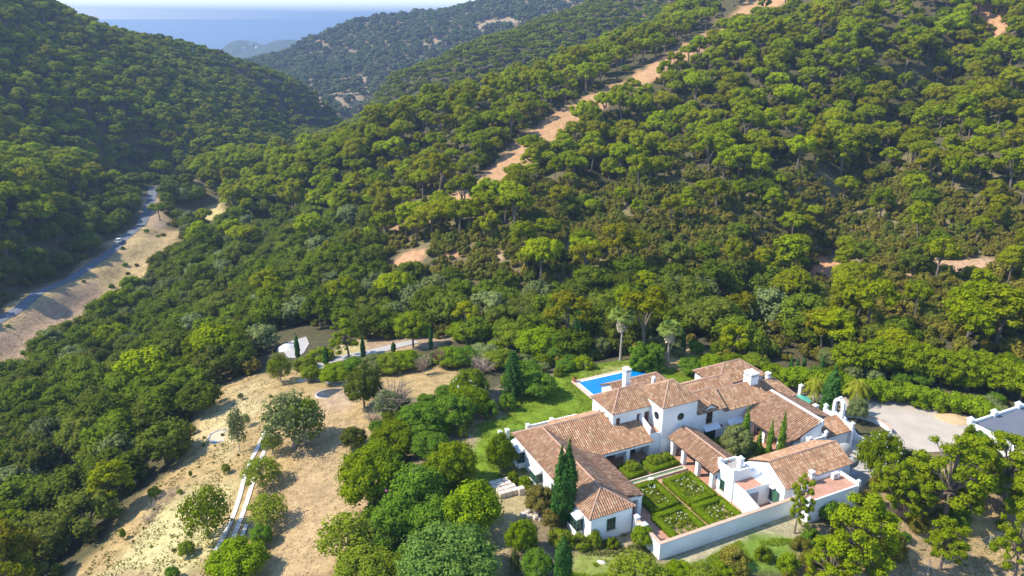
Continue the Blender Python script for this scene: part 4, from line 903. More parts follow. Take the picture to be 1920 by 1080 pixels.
# small loose-standing equipment fixed on roofs
for i, (u, v, z, lb) in enumerate(((30.9,-5.0,2.95,'white air conditioning unit beside the tiled eave at the far end of the pink terrace'), (25.6,-5.3,2.95,'white air conditioning unit near the front corner of the pink terrace'))):
    a = hf('air_conditioner', lb, 'air conditioner', 'air conditioners on the roof terrace', u, v, z)
    MB().box(-.5,.5,-.2,.2,.08,.8).box(-.45,-.35,-.2,.2,0,.08).box(.35,.45,-.2,.2,0,.08).build('casing', WPAINT, a); MB().cyl(-.12,.44,-.222,-.2,.28,n=16,ax=1).build('fan_grille', GREYM, a)
# ---------------------------------------------------------------- walls, yard and garden things that stand apart
def caphf(name, label, cat='wall', **k): return hf(name, label, cat, **k)
gw = caphf('garden_wall', 'long low white garden wall with clay coping closing the rose courtyard')
MB().box(5.5, 24.7, -5.2, -4.9, -1.6, 2.1).box(5.5, 5.8, -4.9, -.6, -1.2, 2.1).build('masonry', WALL, gw); MB().box(5.45, 24.7, -5.27, -4.83, 2.1, 2.18).box(5.45, 5.85, -4.83, -.6, 2.1, 2.175).build('coping', COPE, gw)
m = MB()
for v0 in (-.5, -2.0): m.box(5.4, 5.95, v0-.27, v0+.27, -1, 2.5); m.pyr(5.33, 6.02, v0-.34, v0+.34, 2.5, 2.8)
m.build('pillar', WALL, gw)
lw = caphf('balustrade_wall', 'white garden wall with square posts between the lawn and the west wing')
MB().box(4.3, 12.1, 24.2, 24.45, -.3, 1.15).build('masonry', WALL, lw)
for u0 in (0, 1.1, 4.3, 8.1): m = MB(); m.box(u0-.25, u0+.25, 24.05, 24.6, -.6, 1.4); m.pyr(u0-.3, u0+.3, 24.0, 24.65, 1.4, 1.6); m.build('post', WALL, lw)
m = MB()
for a, b in ((1.3, 4.1), (12.1, 17.6)):
    for z in (.2, .5, .8, 1.1): m.bar((a,24.3,z),(b,24.3,z),.018)
    n = int((b-a)/1.1)
    for k in range(n+1): m.bar((a+(b-a)*k/n,24.3,0),(a+(b-a)*k/n,24.3,1.15),.03)
m.build('mesh_fence', mat('green fence wire', (.12,.35,.25), rough=.5), lw)
cw = caphf('curved_planter_wall', 'low curved white wall with clay top bounding the green island in the yard')
m = MB(); c = MB(); L = smooth_line([(44.2,9.4),(46.0,9.6),(48.0,8.9),(49.8,7.85),(50.6,6.6),(51.0,5.0),(50.7,3.0),(50.2,2.6)], 2)
for a, b in zip(L[:-1], L[1:]):
    t = Vector((b[0]-a[0], b[1]-a[1], 0)).normalized(); n = Vector((-t.y, t.x, 0))*.16; A = Vector((*a, 0)); B = Vector((*b, 0))
    for M_, z0, z1, k in ((m, -.2, .75, 1), (c, .75, .83, 1.25)):
        q = [A-n*k, B-n*k, B+n*k, A+n*k]; b_ = len(M_.V); M_.V += [(p.x, p.y, z0) for p in q]+[(p.x, p.y, z1) for p in q]
        for f in ((3,2,1,0),(4,5,6,7),(0,1,5,4),(1,2,6,5),(2,3,7,6),(3,0,4,7)): M_.F.append([b_+i for i in f]); M_.M.append(0)
m.build('masonry', WALL, cw); c.build('coping', COPE, cw)
yw = caphf('yard_wall', 'short white wall running down from the bell gable to the service yard')
MB().prism([(5.0,0),(-1.5,0),(-1.5,.9),(3.3,1.1),(5.0,2.2)], 'u', 44.2, 44.45).prism([(6.6,0),(4.9,0),(4.9,2.2),(6.6,2.9)], 'u', 44.2, 44.45).build('masonry', WALL, yw)
MB().box(41.5, 44.2, 6.4, 6.6, 0, 2.4).build('masonry', WALL, yw)
# flat ground of the courtyards
def sheet(name, pts, z, m, label, zt=.06): 
    o = MB().prism(pts, 'z', z-zt, z).build(name, m); tag(o, label, kind='structure'); return o
sheet('terracotta_paving', [(5.85,-4.9),(24,-4.9),(24,2.0),(18.7,2.0),(18.7,12),(8.2,12),(8.2,2.4),(5.85,2.2)], .05, CLAY, 'terracotta paving of the rose courtyard')
sheet('yard_concrete', [(33,2),(33,-3.5),(44,-5),(44.2,6.4),(41.6,6.4),(41.6,2)], .06, mat('yard concrete', (.42,.38,.34), rough=.9, noise=.12, nscale=.7), 'pale concrete service yard')
sheet('courtyard_soil', [(23.1,2),(31.5,2),(31.5,11.9),(23.1,11.9)], .05, mat('courtyard soil', (.10,.12,.03), rough=.95, noise=.3, nscale=2), 'planted ground of the inner courtyard')
# swimming pool
pl = hf('swimming_pool', 'long rectangular blue swimming pool on the lawn behind the villa', 'pool')
a0, a1, b0, b1 = 18.4, 30.7, 30.1, 34.6
m = MB(); k = .95
for q in ((a0-k,a1+k,b0-k,b0-.25),(a0-k,a1+k,b1+.25,b1+k),(a0-k,a0-.25,b0-.25,b1+.25),(a1+.25,a1+k,b0-.25,b1+.25)): m.box(*q, -.05, .09)
m.build('paved_surround', mat('pink paving', (.60,.42,.33), rough=.9, noise=.1, nscale=2), pl)
m = MB()
for q in ((a0-.25,a1+.25,b0-.25,b0),(a0-.25,a1+.25,b1,b1+.25),(a0-.25,a0,b0,b1),(a1,a1+.25,b0,b1)): m.box(*q, -.3, .11)
m.build('white_coping', WALL, pl)
MB().box(a0, a1, b0, b1, -.3, .06).build('water', mat('pool water', (.0, .20, .52), rough=.06, spec=.5, bump=.08, bscale=3, noise=.06, nscale=.5), pl)
# rill with little fountain bowl
rl = hf('water_rill', 'narrow stone rill of green water crossing the rose courtyard', 'water channel')
MB().box(9.2,18.6,7.3,7.5,.04,.35).box(9.2,18.6,8.0,8.2,.04,.35).box(9.0,9.2,7.3,8.2,.04,.35).box(18.6,18.8,7.3,8.2,.04,.35).build('stone_edge', mat('pale stone', (.55,.44,.33), rough=.9, noise=.1), rl)
MB().box(9.2,18.6,7.5,8.0,.04,.2).build('water', mat('green water', (.16,.25,.13), rough=.1, noise=.1), rl)
m = MB(); m.cyl(12.9,6.95,.05,.5,.12,.1).cyl(12.9,6.95,.5,.66,.12,.4,12).build('fountain_bowl', WALL, rl)
# garage with finials on its parapet
gr = hf('garage', 'flat grey roofed garage with white parapets and pointed finials', 'garage')
g0, g1, h0, h1, gz = 58.1, 76, -16, -2.9, 2.6
MB().box(g0, g1, h0, h1, -1.5, gz).build('wall', WALL, gr); MB().box(g0+.3, g1-.3, h0+.3, h1-.3, gz, gz+.03).build('roof_deck', mat('slate grey deck', (.13,.14,.165), rough=.8, noise=.05), gr)
MB().box(g0,g0+.3,h0,h1,gz,gz+.35).box(g1-.3,g1,h0,h1,gz,gz+.35).box(g0+.3,g1-.3,h1-.3,h1,gz,gz+.35).box(g0+.3,g1-.3,h0,h0+.3,gz,gz+.35).build('parapet', WALL, gr)
for u0, v0 in ((g0+.15,h1-.15),(63.2,h1-.15),(68.5,h1-.15),(73.5,h1-.15),(g0+.15,-7.6),(g0+.15,-12)):
    m = MB(); m.box(u0-.28,u0+.28,v0-.28,v0+.28,gz,gz+.75).box(u0-.4,u0+.4,v0-.4,v0+.4,gz+.75,gz+.85).pyr(u0-.38,u0+.38,v0-.38,v0+.38,gz+.85,gz+1.25).build('finial', WALL, gr)
# parasol, pots, dishes, lamp pillar
ps = hf('parasol', 'open green parasol behind the east wing', 'parasol', u=43.0, v=12.4)
m = MB(); c = (0, 0)
for k in range(8):
    a, b = 2*math.pi*k/8, 2*math.pi*(k+1)/8; m.poly([(1.5*math.cos(a),1.5*math.sin(a),2.3),(1.5*math.cos(b),1.5*math.sin(b),2.3),(0,0,2.85)]); m.poly([(1.5*math.cos(a),1.5*math.sin(a),2.3),(1.5*math.cos(b),1.5*math.sin(b),2.3),(1.5*math.cos(b),1.5*math.sin(b),2.12),(1.5*math.cos(a),1.5*math.sin(a),2.12)])
m.build('canopy', mat('green canvas', (.10,.42,.27), rough=.8), ps); MB().cyl(0,0,0,2.85,.035,n=8).build('pole', BROWN, ps); MB().cyl(0,0,0,.12,.3,n=12).build('base', DECKG, ps)
pilr = hf('gate_pillar', 'small white pillar with a pointed cap beside the green parasol', 'pillar', u=43.9, v=10.4); m = MB(); pill(m, 0, 0, 0, 2.1, .3); m.build('shaft', WALL, pilr)
pilr = hf('gate_pillar', 'slim white pillar standing in front of the driveway hedge', 'pillar', u=47.3, v=16.5); m = MB(); pill(m, 0, 0, 0, 1.7, .26); m.build('shaft', WALL, pilr)
for u, v, lb in ((17.9, 35.1, 'terracotta pot on the left corner of the pool surround'), (31.0, 35.3, 'terracotta pot on the far right corner of the pool surround')):
    p = hf('flower_pot', lb, 'pot', 'terracotta pots by the pool', u, v, .09); MB().cyl(0,0,0,.55,.2,.36,14).cyl(0,0,.55,.62,.4,.4,14).build('pot', mat('terracotta', (.50,.20,.10), rough=.9), p)
    p2 = bpy.data.objects.new('plant', leaf_mesh('potplant', [(0,0,.75,.35,.35,.28)], 60, .14, 5)); p2.data.materials.append(M_RED); C.collection.objects.link(p2); p2.parent = p
for i, (u, v, lb) in enumerate(((38.9, .6, 'larger grey satellite dish standing upright in the service yard'), (37.6, -1.9, 'smaller grey satellite dish nearer the tiled eave'))):
    d = hf('satellite_dish', lb, 'satellite dish', 'satellite dishes in the yard', u, v, .06, rz=math.radians(150)); R_ = (1.15, .85)[i]; h = 1.4
    m = MB(); rings = []
    for j in range(5):
        r = R_*j/4; z = .28*(j/4)**2*R_; rings.append([Vector((r*math.cos(a*.3927), -z+.2, h+r*math.sin(a*.3927))) for a in range(16)])
    for j in range(4):
        for a in range(16): m.poly([rings[j][a], rings[j][(a+1) % 16], rings[j+1][(a+1) % 16], rings[j+1][a]])
    m.build('reflector', mat('dish grey', (.50,.50,.49), rough=.6), d); MB().bar((0,.2,0),(0,.2,h),.06).bar((-.5,.6,0),(0,.2,h*.8),.035).bar((.5,.6,0),(0,.2,h*.8),.035).box(-.6,.6,-.1,.8,0,.06).build('stand', GREYM, d)
    MB().bar((0,.1,h-R_*.7),(0,-.8,h),.02).box(-.06,.06,-.9,-.78,h-.06,h+.06).build('receiver_arm', GREYM, d)
# pallets of pale stone blocks
bm_ = mat('pale stone block', (.62, .53, .44), rough=.95, noise=.08, nscale=3); rs = np.random.RandomState(4)
def block(u, v, s, lb, rz=0., z=None):
    x, y, _ = HW(u, v); o = MB().box(-s[0]/2, s[0]/2, -s[1]/2, s[1]/2, 0, s[2]).build('stone_block', bm_, None, frame=False); import bmesh
    b = bmesh.new(); b.from_mesh(o.data); bmesh.ops.bevel(b, geom=b.edges[:], offset=.03, segments=1, affect='EDGES'); b.to_mesh(o.data); b.free()
    o.location = (x, y, float(height(x, y)) - .03 if z is None else z); o.rotation_euler = (0, 0, TH+rz); tag(o, lb, 'stone block', 'pale stone blocks on the grass'); return o
rows = ['back row', 'second row', 'third row', 'front row']; cols = ['left', 'middle', 'right']
for r_ in range(4):
    for c_ in range(3):
        off = .0 if r_ < 2 else .35
        block(-5.35+c_*.86+off*.6, 14.6-r_*.78, (.78, .68, .72+.06*rs.rand()), f'{cols[c_]} pale stone block in the {rows[r_]} of the large stack on the grass', rs.normal()*.03)
block(-2.75, 11.9, (.78, .7, .95), 'single tall pale stone block apart on the right of the large stack')
for i, (u, v, rz, lb) in enumerate(((-4.4,7.9,.2,'leftmost'),(-3.9,7.3,-.3,'second'),(-3.6,8.2,.4,'rearmost'),(-3.3,6.8,.1,'third'),(-2.9,7.3,.7,'right rear'),(-2.8,6.3,-.1,'nearest'))):
    block(u, v, (.62, .55, .4), f'{lb} of the low loose pale blocks scattered in front of the rusty shrub', rz)
# ---------------------------------------------------------------- garden plants one by one
NB = [broad_proto('garden_crown', 200+i, W=6, H=5, np_=34, nleaf=190, leaf=.19, m=M_GARD, low=.05, rad=(.11,.06)) for i in range(3)]
def remat(pr, m, b=None):
    a = pr[0].copy(); a.materials.clear(); a.materials.append(m); t = pr[1]
    if b: t = pr[1].copy(); t.materials.clear(); t.materials.append(b)
    return (a, t, pr[2], pr[3])
NBd = [remat(p, M_GARDD) for p in NB]; NBy = [remat(p, M_YEL) for p in NB[:2]]; NBo = [remat(p, M_OLIVE, M_BARKP) for p in NB[:2]]; NBr = [remat(NB[0], M_RED)]; NBk = [remat(p, M_OAK) for p in NB]
LOOSE = [broad_proto('loose_crown', 220+i, W=6, H=6, np_=56, nleaf=60, leaf=.2, m=M_OLIVE, core=0, low=-.05, rad=(.06,.05), bark=M_BARKP, fringe=.7, nl=14, long=1.3, shell=.3) for i in range(2)]
LOOSEg = [remat(p, M_GARD, M_BARKP) for p in LOOSE]; LOOSEy = [remat(LOOSE[0], M_YEL, M_BARKP)]
FEATH = [broad_proto('feathery_crown', 230, W=7, H=5, np_=60, nleaf=190, leaf=.16, m=leafmat('feathery leaves', (.08,.14,.025), (.18,.29,.05), None, .3), low=.05, rad=(.08,.04), fringe=.5)]
NP = [pine_proto('near_pine', 240+i, W=6, H=7.5, np_=58, nleaf=120, leaf=.16, flat=(.8,1.0,.75)[i], near=True, m=M_PINEN) for i in range(3)]
NPR = [broad_proto('round_pine', 245+i, W=6, H=6, np_=52, nleaf=120, leaf=.19, m=M_PINEN, low=.12, rad=(.075,.045), nl=16, shell=.5) for i in range(3)]
SH = [broad_proto('shrub_crown', 250+i, W=3, H=1.8, np_=18, nleaf=150, leaf=.13, m=M_GARD, low=-.25, rad=(.13,.06), trunkfrac=.2, nl=3) for i in range(3)]
SHd = [remat(p, M_GARDD) for p in SH]; SHy = [remat(p, M_YEL) for p in SH[:2]]; SHo = [remat(p, M_OLIVE) for p in SH[:2]]; SHs = [remat(p, M_SCRUB) for p in SH]
def twigs(name, seed, n=60, W=3, H=2.6, m=None):
    rs = np.random.RandomState(seed); L = [[(0,0,-.3,.09),(0,0,H*.35,.07)]]
    for i in range(n):
        a = rs.rand()*6.28; r = W*.5*(.3+.7*rs.rand()); z = H*(.5+.5*rs.rand()*(1.1-r/W)); x0, y0 = r*.3*math.cos(a), r*.3*math.sin(a)
        L.append([(x0*.3,y0*.3,H*.2,.045),(x0*1.6,y0*1.6,z*.6,.03),(r*math.cos(a+.3*rs.normal()),r*math.sin(a+.3*rs.normal()),z,.012)])
        for k in range(2):
            t = .5+.4*rs.rand(); L.append([(r*t*math.cos(a),r*t*math.sin(a),z*.85,.018),(r*math.cos(a+rs.normal()*.5),r*math.sin(a+rs.normal()*.5),z*(.9+.3*rs.rand()),.008)])
    me = tube_mesh(name, L, 3); me.materials.append(m or M_TWIG); return (me, None, W, H)
TWG = [twigs('bare_branches', 260+i) for i in range(2)]; TWR = [twigs('red_branches', 270, 90, m=M_TWIGR)]; DEADT = [twigs('dead_branches', 280, 14, 3, 4, M_WOODD)]
def cyp_proto(name, seed, W=1.6, H=10, n=70, nleaf=110, leaf=.13, m=None, rough=.10):
    rs = np.random.RandomState(seed); P = []
    for i in range(n):
        t = (i+.5)/n; z = H*(.03+.93*t); R_ = W*.5*min(1, (t*6+.35))*(1-max(0, (t-.45)/.56)**1.7); a = rs.rand()*6.28; r = max(.05, R_*.55)*rs.rand()**.4
        pr = max(.08, R_*(.52+rough*rs.rand())); P.append((r*math.cos(a), r*math.sin(a), z, pr, pr, max(.3, pr*1.8)))
    me = leaf_mesh(name, P, nleaf, leaf, seed, jit=.35, core=.8, up=.1, fringe=.3, long=1.8, zdir=1); me.materials.append(m or M_CYP)
    tr = tube_mesh(name+'_t', [[(0,0,-.5,.16),(0,0,H*.5,.08)]], 6); tr.materials.append(M_BARK); return me, tr, W, H
CY = [cyp_proto('cypress_crown', 300+i) for i in range(2)]; CYL = [cyp_proto('slim_cypress_crown', 305+i, W=1.1, H=7, n=46, m=M_CYPL) for i in range(2)]; CYR = [cyp_proto('rough_cypress_crown', 309, W=2, H=6, n=50, rough=.35)]
def arau(name, seed, W=3.6, H=9):
    rs = np.random.RandomState(seed); P = []; L = [[(0,0,-.4,.16),(0,0,H*.97,.03)]]
    for k in range(17):
        t = k/17; z = H*(.06+.92*t); R_ = W*.5*(1-t)**.75+.1; nb = 7 if t < .8 else 5; a0 = rs.rand()*6
        for j in range(nb):
            a = a0+6.28*j/nb; rr = R_*(.85+.25*rs.rand()); L.append([(0,0,z,.035),(rr*math.cos(a),rr*math.sin(a),z+.12*rr,.012)])
            for q in (.45,.72,.98): P.append((rr*q*math.cos(a),rr*q*math.sin(a),z+.12*rr*q,.2+.10*R_*(1.2-q),.2+.10*R_*(1.2-q),.11))
    me = leaf_mesh(name, P, 26, .14, seed, jit=.5, core=.6, fringe=.5); me.materials.append(M_CYP); tr = tube_mesh(name+'_t', L, 4); tr.materials.append(M_BARK); return me, tr, W, H
AR = [arau('tiered_crown', 320)]
def palm(name, seed, H=8, R_=1.6, m=None, feather=False, skirt=True, n=34):
    rs = np.random.RandomState(seed); V = []; Q = []; tv = []
    def tri(a, b, c, d, t): k = len(V); V.extend([a, b, c, d]); Q.append([k, k+1, k+2, k+3]); tv.extend([t]*4)
    for i in range(n):
        a = i*2.4; el = (1.15-1.9*(i/n)) if feather else 1.25-1.5*(i/n); c = np.array([math.cos(a)*math.cos(el), math.sin(a)*math.cos(el), math.sin(el)]); s = np.array([-math.sin(a), math.cos(a), 0]); u_ = np.cross(s, c); b = np.array([0, 0, H]); t = rs.rand()
        if feather:
            pts = [b+c*R_*q+np.array([0,0,-1])*R_*.75*q*q for q in np.linspace(0, 1.15, 9)]
            for p, q in zip(pts[:-1], pts[1:]):
                for sg in (-1, 1):
                    for w_ in (0, .5):
                        o = p+(q-p)*w_; tip = o+s*sg*.42*R_*.55+np.array([0,0,-.22])+(q-p)*.8; tri(o, o+(q-p)*.45, tip+(q-p)*.1, tip, t)
                tri(p-s*.03, p+s*.03, q+s*.02, q-s*.02, t)
        else:
            h_ = b+c*R_*.55; tri(b-s*.03, b+s*.03, h_+s*.03, h_-s*.03, t)
            for k in range(-6, 7):
                an = k*.2; d = c*math.cos(an)+s*math.sin(an); m_ = h_+d*R_*.42; e_ = m_+d*R_*.22+np.array([0,0,-.30*R_*(.6+.5*rs.rand())]); w_ = np.cross(d, u_)*.055
                tri(h_-w_*.3, h_+w_*.3, m_+w_*1.4, m_-w_*1.4, t); tri(m_-w_*1.4, m_+w_*1.4, e_+w_*.3, e_-w_*.3, t*.7)
    me = fast_mesh(name, V, Q); set_attr(me, 'tint', tv); me.materials.append(m or M_GARD); sk = None
    if skirt:
        V = []; Q = []; tv = []
        for i in range(170):
            a = rs.rand()*6.28; z = H-.1-1.9*rs.rand()**.8; r = .25+.75*rs.rand()*(1-(H-z)/2.6); c = np.array([math.cos(a), math.sin(a), 0]); s = np.array([-math.sin(a), math.cos(a), 0]); p = c*r*.6+np.array([0,0,z]); q = c*(r+.2)+np.array([0,0,z-.8]); tri(p-s*.05, p+s*.05, q+s*.12, q-s*.12, 0)
        sk = fast_mesh(name+'_skirt', V, Q); sk.materials.append(M_DEAD)
    tr = tube_mesh(name+'_t', [[(0,0,-.4,.22),(0,0,H*.3,.15),(.05,0,H*.7,.13),(0,0,H,.15)]], 8); tr.materials.append(M_BARKP); return me, tr, R_*2, H, sk
count = {}
def dims(px, py, wpx, hpx, dz=0):
    x, y, z = at(px, py); _, _, dp = project(x, y, z); W = wpx*dp/F; sth = (CAMZ-z)/math.hypot(CAMZ-z, y); cth = math.sqrt(1-sth*sth)
    return x, y, z, W, max(.5, (hpx*dp/F-.28*W*sth)/cth)
_i = 0
def P_(kind, prs, px, py, wpx, hpx, label, cat='tree', group=None, **k):
    global _i
    _i += 1; pr = prs[_i % len(prs)]; x, y, z, W, H = dims(px, py, wpx, hpx)
    e = place(kind, pr, x, y, z, k.get('rz', (_i*2.399) % 6.28), (W/pr[2], W/pr[2], H/pr[3]), label, cat, group)
    if len(pr) > 4 and pr[4] is not None: c = bpy.data.objects.new('dead_frond_skirt', pr[4]); C.collection.objects.link(c); c.parent = e
    if k.get('flowers'):
        m, n, s = k['flowers']; rs = np.random.RandomState(_i); d = icodirs(n, rs); d[:, 2] = np.abs(d[:, 2]); c = d*np.array([pr[2]*.46, pr[2]*.46, pr[3]*.47])+np.array([0, 0, pr[3]*.5])
        me = leaf_mesh('flowers', np.hstack([c, np.full((n, 3), s)]), 7, s*.9, _i, core=0); me.materials.append(m); o = bpy.data.objects.new('flowers', me); C.collection.objects.link(o); o.parent = e; o['kind'] = 'stuff'
    return e
T = 'garden_tree'; B = 'garden_shrub'
P_(T, FEATH, 842, 1112, 215, 132, 'large pale green feathery tree at the bottom edge left of the villa')
P_(T, NB, 885, 1000, 118, 102, 'bright green rounded tree just left of the stacked stone blocks'); P_(T, NB, 850, 912, 98, 92, 'mid green tree between the lawn edge and the dense shrubbery')
P_(T, NB, 700, 945, 130, 115, 'tall bright tree leaning over the right edge of the sandy field'); P_(B, NBd, 785, 965, 130, 98, 'dense dark shrub with magenta flowers in the left shrubbery', 'shrub', flowers=(M_MAG, 10, .12))
P_(T, NB, 745, 848, 105, 66, 'broad fresh green tree at the top of the left shrubbery'); P_(B, NBd, 808, 856, 78, 52, 'dark shrub on the right of the broad fresh green tree', 'shrub'); P_(T, NBd, 795, 816, 105, 68, 'dark olive toned tree mass behind the shrubbery')
P_(T, NBd, 850, 800, 85, 66, 'dark green tree beside the small yellow ball shrub'); P_(T, NB, 880, 775, 85, 58, 'light green tree left of the clipped ball shrubs'); P_(B, NBk, 665, 838, 54, 42, 'small dark shrub alone on the open sand', 'shrub')
P_(B, NBd, 812, 1010, 110, 80, 'dark green shrub between the feathery tree and the bright tree', 'shrub'); P_(B, NBd, 745, 1010, 100, 85, 'dense green shrub at the lower left of the magenta flowers', 'shrub')
P_(T, LOOSE, 553, 838, 128, 118, 'big loose crowned tree with pale trunks at the end of the concrete track'); P_(T, LOOSEg, 572, 832, 85, 100, 'leafy companion crown growing into the big loose tree with pale trunks')
P_(T, NBk, 683, 764, 74, 84, 'upright dark tree with pale dry blossom beside the dark pond', flowers=(M_DEAD, 22, .16)); P_(T, TWG, 742, 785, 90, 82, 'half bare branching tree right of the dry blossomed tree', 'tree'); P_(T, LOOSE, 728, 790, 60, 70, 'thin grey green tree among bare branches')
P_('pine_tree', NP, 655, 672, 62, 68, 'single bright pine beside the pale garden road'); P_(T, LOOSEg, 527, 717, 54, 62, 'slender feathery tree at the left end of the garden path'); P_(T, NBy, 584, 714, 42, 32, 'small yellow green tree beside the pale path')
P_(B, SHy, 572, 694, 46, 28, 'clipped yellowish round shrub left of the pale road', 'shrub'); P_(B, SH, 602, 676, 52, 28, 'wide clipped green shrub behind the yellowish round shrub', 'shrub')
P_(T, LOOSEg, 392, 1010, 104, 108, 'weeping feathery tree on the dry field left of the concrete track'); P_(T, NBy, 352, 1041, 34, 28, 'small sapling below the weeping feathery tree')
P_('citrus_sapling', NBy, 425, 888, 17, 20, 'round yellow green sapling just left of the track', 'sapling'); P_('citrus_sapling', NBy, 358, 895, 8, 13, 'tiny thin sapling in the middle of the dry field', 'sapling'); P_('citrus_sapling', NBy, 291, 934, 25, 24, 'bushy yellow green sapling at the left edge of the dry field', 'sapling')
P_('citrus_sapling', NBy, 232, 1012, 12, 22, 'small sapling at the lower left of the dry field', 'sapling'); P_('citrus_sapling', NBy, 338, 926, 12, 10, 'low leafy sapling by the brush piles', 'sapling')
P_(T, LOOSE, 450, 848, 36, 92, 'tall thin grey green tree beside the sand circle'); P_(T, LOOSE, 462, 800, 22, 28, 'small wispy tree above the sand circle'); P_(T, LOOSE, 452, 750, 14, 16, 'tiny wispy sapling at the top of the dry field')
P_(B, LOOSEy, 492, 912, 82, 66, 'yellow green feathery shrub along the upper part of the track', 'shrub'); P_(B, LOOSEy, 512, 852, 46, 52, 'narrow yellow green shrub below the big loose tree', 'shrub'); P_(B, LOOSEy, 505, 985, 82, 70, 'pale yellow green feathery shrub beside the middle of the track', 'shrub')
P_(B, NB, 448, 1085, 118, 78, 'dark leafy shrub at the foot of the concrete track', 'shrub'); P_(B, NBd, 492, 1020, 50, 42, 'small dark shrub between the track and the sandy yard', 'shrub'); P_(B, NBd, 325, 1088, 30, 28, 'small green shrub at the bottom of the dry field', 'shrub')
P_(B, LOOSEy, 655, 1045, 130, 92, 'large yellowish loose shrub at the lower edge of the sandy yard', 'shrub'); P_(T, NBy, 690, 1100, 130, 80, 'yellow green tree at the bottom left of the feathery tree'); P_(B, NBo, 700, 1030, 90, 55, 'grey green shrub beneath the magenta flowered shrub', 'shrub')
P_(B, NBr, 1012, 966, 60, 62, 'tall green shrub with rusty orange tips against the west wing', 'shrub'); P_(B, NBr, 1033, 992, 38, 40, 'smaller rusty tipped shrub at the foot of the tall cypresses', 'shrub'); P_(T, NB, 978, 1037, 66, 66, 'round green tree below the loose stone blocks')
P_(B, NBd, 1008, 1082, 66, 54, 'dark shrub full of small white flowers at the bottom edge', 'shrub', flowers=(M_FLOW, 60, .06)); P_(B, SHo, 965, 1066, 19, 42, 'narrow silvery shrub beside the dirt path', 'shrub')
P_(B, SHy, 1050, 1022, 50, 34, 'pale variegated shrub in front of the tall cypresses', 'shrub'); P_(B, SHy, 1086, 1024, 44, 28, 'pale variegated shrub below the near bay window', 'shrub'); P_(B, SHy, 1115, 1022, 30, 30, 'small variegated shrub at the near corner of the west wing', 'shrub')
P_(B, NB, 1203, 1026, 44, 44, 'fresh green shrub outside the gate of the rose courtyard', 'shrub'); P_(B, SH, 1148, 1024, 28, 20, 'small round green shrub below the south window', 'shrub'); P_(B, LOOSEy, 1195, 1098, 135, 62, 'wide yellow green shrub at the bottom edge below the garden wall', 'shrub')
P_(B, LOOSEy, 1318, 1090, 66, 44, 'yellow green shrub at the bottom right of the wide one', 'shrub'); P_(B, SH, 1272, 1072, 55, 22, 'low leafy shrub against the shaded outer wall', 'shrub')
P_(T, NB, 938, 880, 62, 72, 'glossy green tree at the far left corner of the west wing'); P_(B, SH, 963, 905, 26, 22, 'left one of two round shrubs beside the stone blocks', 'shrub'); P_(B, SH, 985, 912, 26, 24, 'right one of two round shrubs beside the stone blocks', 'shrub'); P_(B, SHo, 945, 890, 20, 12, 'grey green low shrub behind the stone blocks', 'shrub')
P_('cypress', CY, 1050, 986, 34, 148, 'left one of the two tall dark cypresses before the west wing', 'cypress'); P_('cypress', CY, 1064, 984, 34, 157, 'right one of the two tall dark cypresses before the west wing', 'cypress'); P_('cypress', CYR, 1055, 1095, 32, 92, 'rough dark cypress at the bottom edge', 'cypress')
gq = 'slim cypresses in the inner courtyard'
def PL(kind, pr, u, v, W, H, label, cat='cypress', group=None):
    x, y, _ = HW(u, v); return place(kind, pr, x, y, 0, u, (W/pr[2], W/pr[2], H/pr[3]), label, cat, group)
PL(T, NBo[0], 26.9, 7.4, 4.6, 4.5, 'olive tree in the inner courtyard', 'tree')
PL('cypress', CYL[0], 28.3, 7.6, 1.15, 7.2, 'tallest slim cypress in the inner courtyard beside the olive tree', 'cypress', gq); PL('cypress', CYL[1], 28.8, 5.5, .9, 4.5, 'shortest slim cypress in the inner courtyard', 'cypress', gq)
PL('cypress', CYL[0], 29.8, 4.6, 1.0, 6.2, 'slim cypress between the shortest one and the rightmost one', 'cypress', gq); PL('cypress', CYL[1], 30.4, 3.3, 1.05, 8.0, 'rightmost slim cypress in the inner courtyard', 'cypress', gq)
P_(T, NB, 1642, 900, 84, 100, 'white flowering tree beside the turning yard', flowers=(M_FLOW, 60, .10)); P_(B, NBo, 1604, 792, 40, 50, 'grey green shrub on the island behind the bell gable', 'shrub'); P_('cypress', CY, 1553, 780, 36, 98, 'large dark cypress standing by the bell gable', 'cypress')
GP = [palm('golden_fronds', 340, 4.5, 2.1, M_GOLD, True, False, 26)]
P_('palm_tree', GP, 1525, 752, 40, 42, 'golden feather palm left of the large cypress', 'palm'); P_('palm_tree', GP, 1604, 756, 44, 44, 'golden feather palm right of the large cypress', 'palm')
FP = [palm('fan_fronds', 330, 8, 1.75, leafmat('fan palm leaves', (.16,.22,.04), (.32,.38,.08), None, .35), n=20)]
P_('palm_tree', FP, 1163, 676, 48, 88, 'tall fan palm with a tan skirt of dead fronds behind the pool', 'palm'); P_('palm_tree', FP, 1251, 689, 44, 76, 'shorter fan palm right of the clipped round hedge', 'palm')
P_(T, NBo, 1705, 905, 70, 66, 'grey green loose tree at the edge of the turning yard'); P_(B, NBd, 1842, 838, 62, 40, 'dense dark shrub in front of the garage corner', 'shrub'); P_(B, SH, 1812, 838, 26, 44, 'upright shrub against the garage parapet', 'shrub')
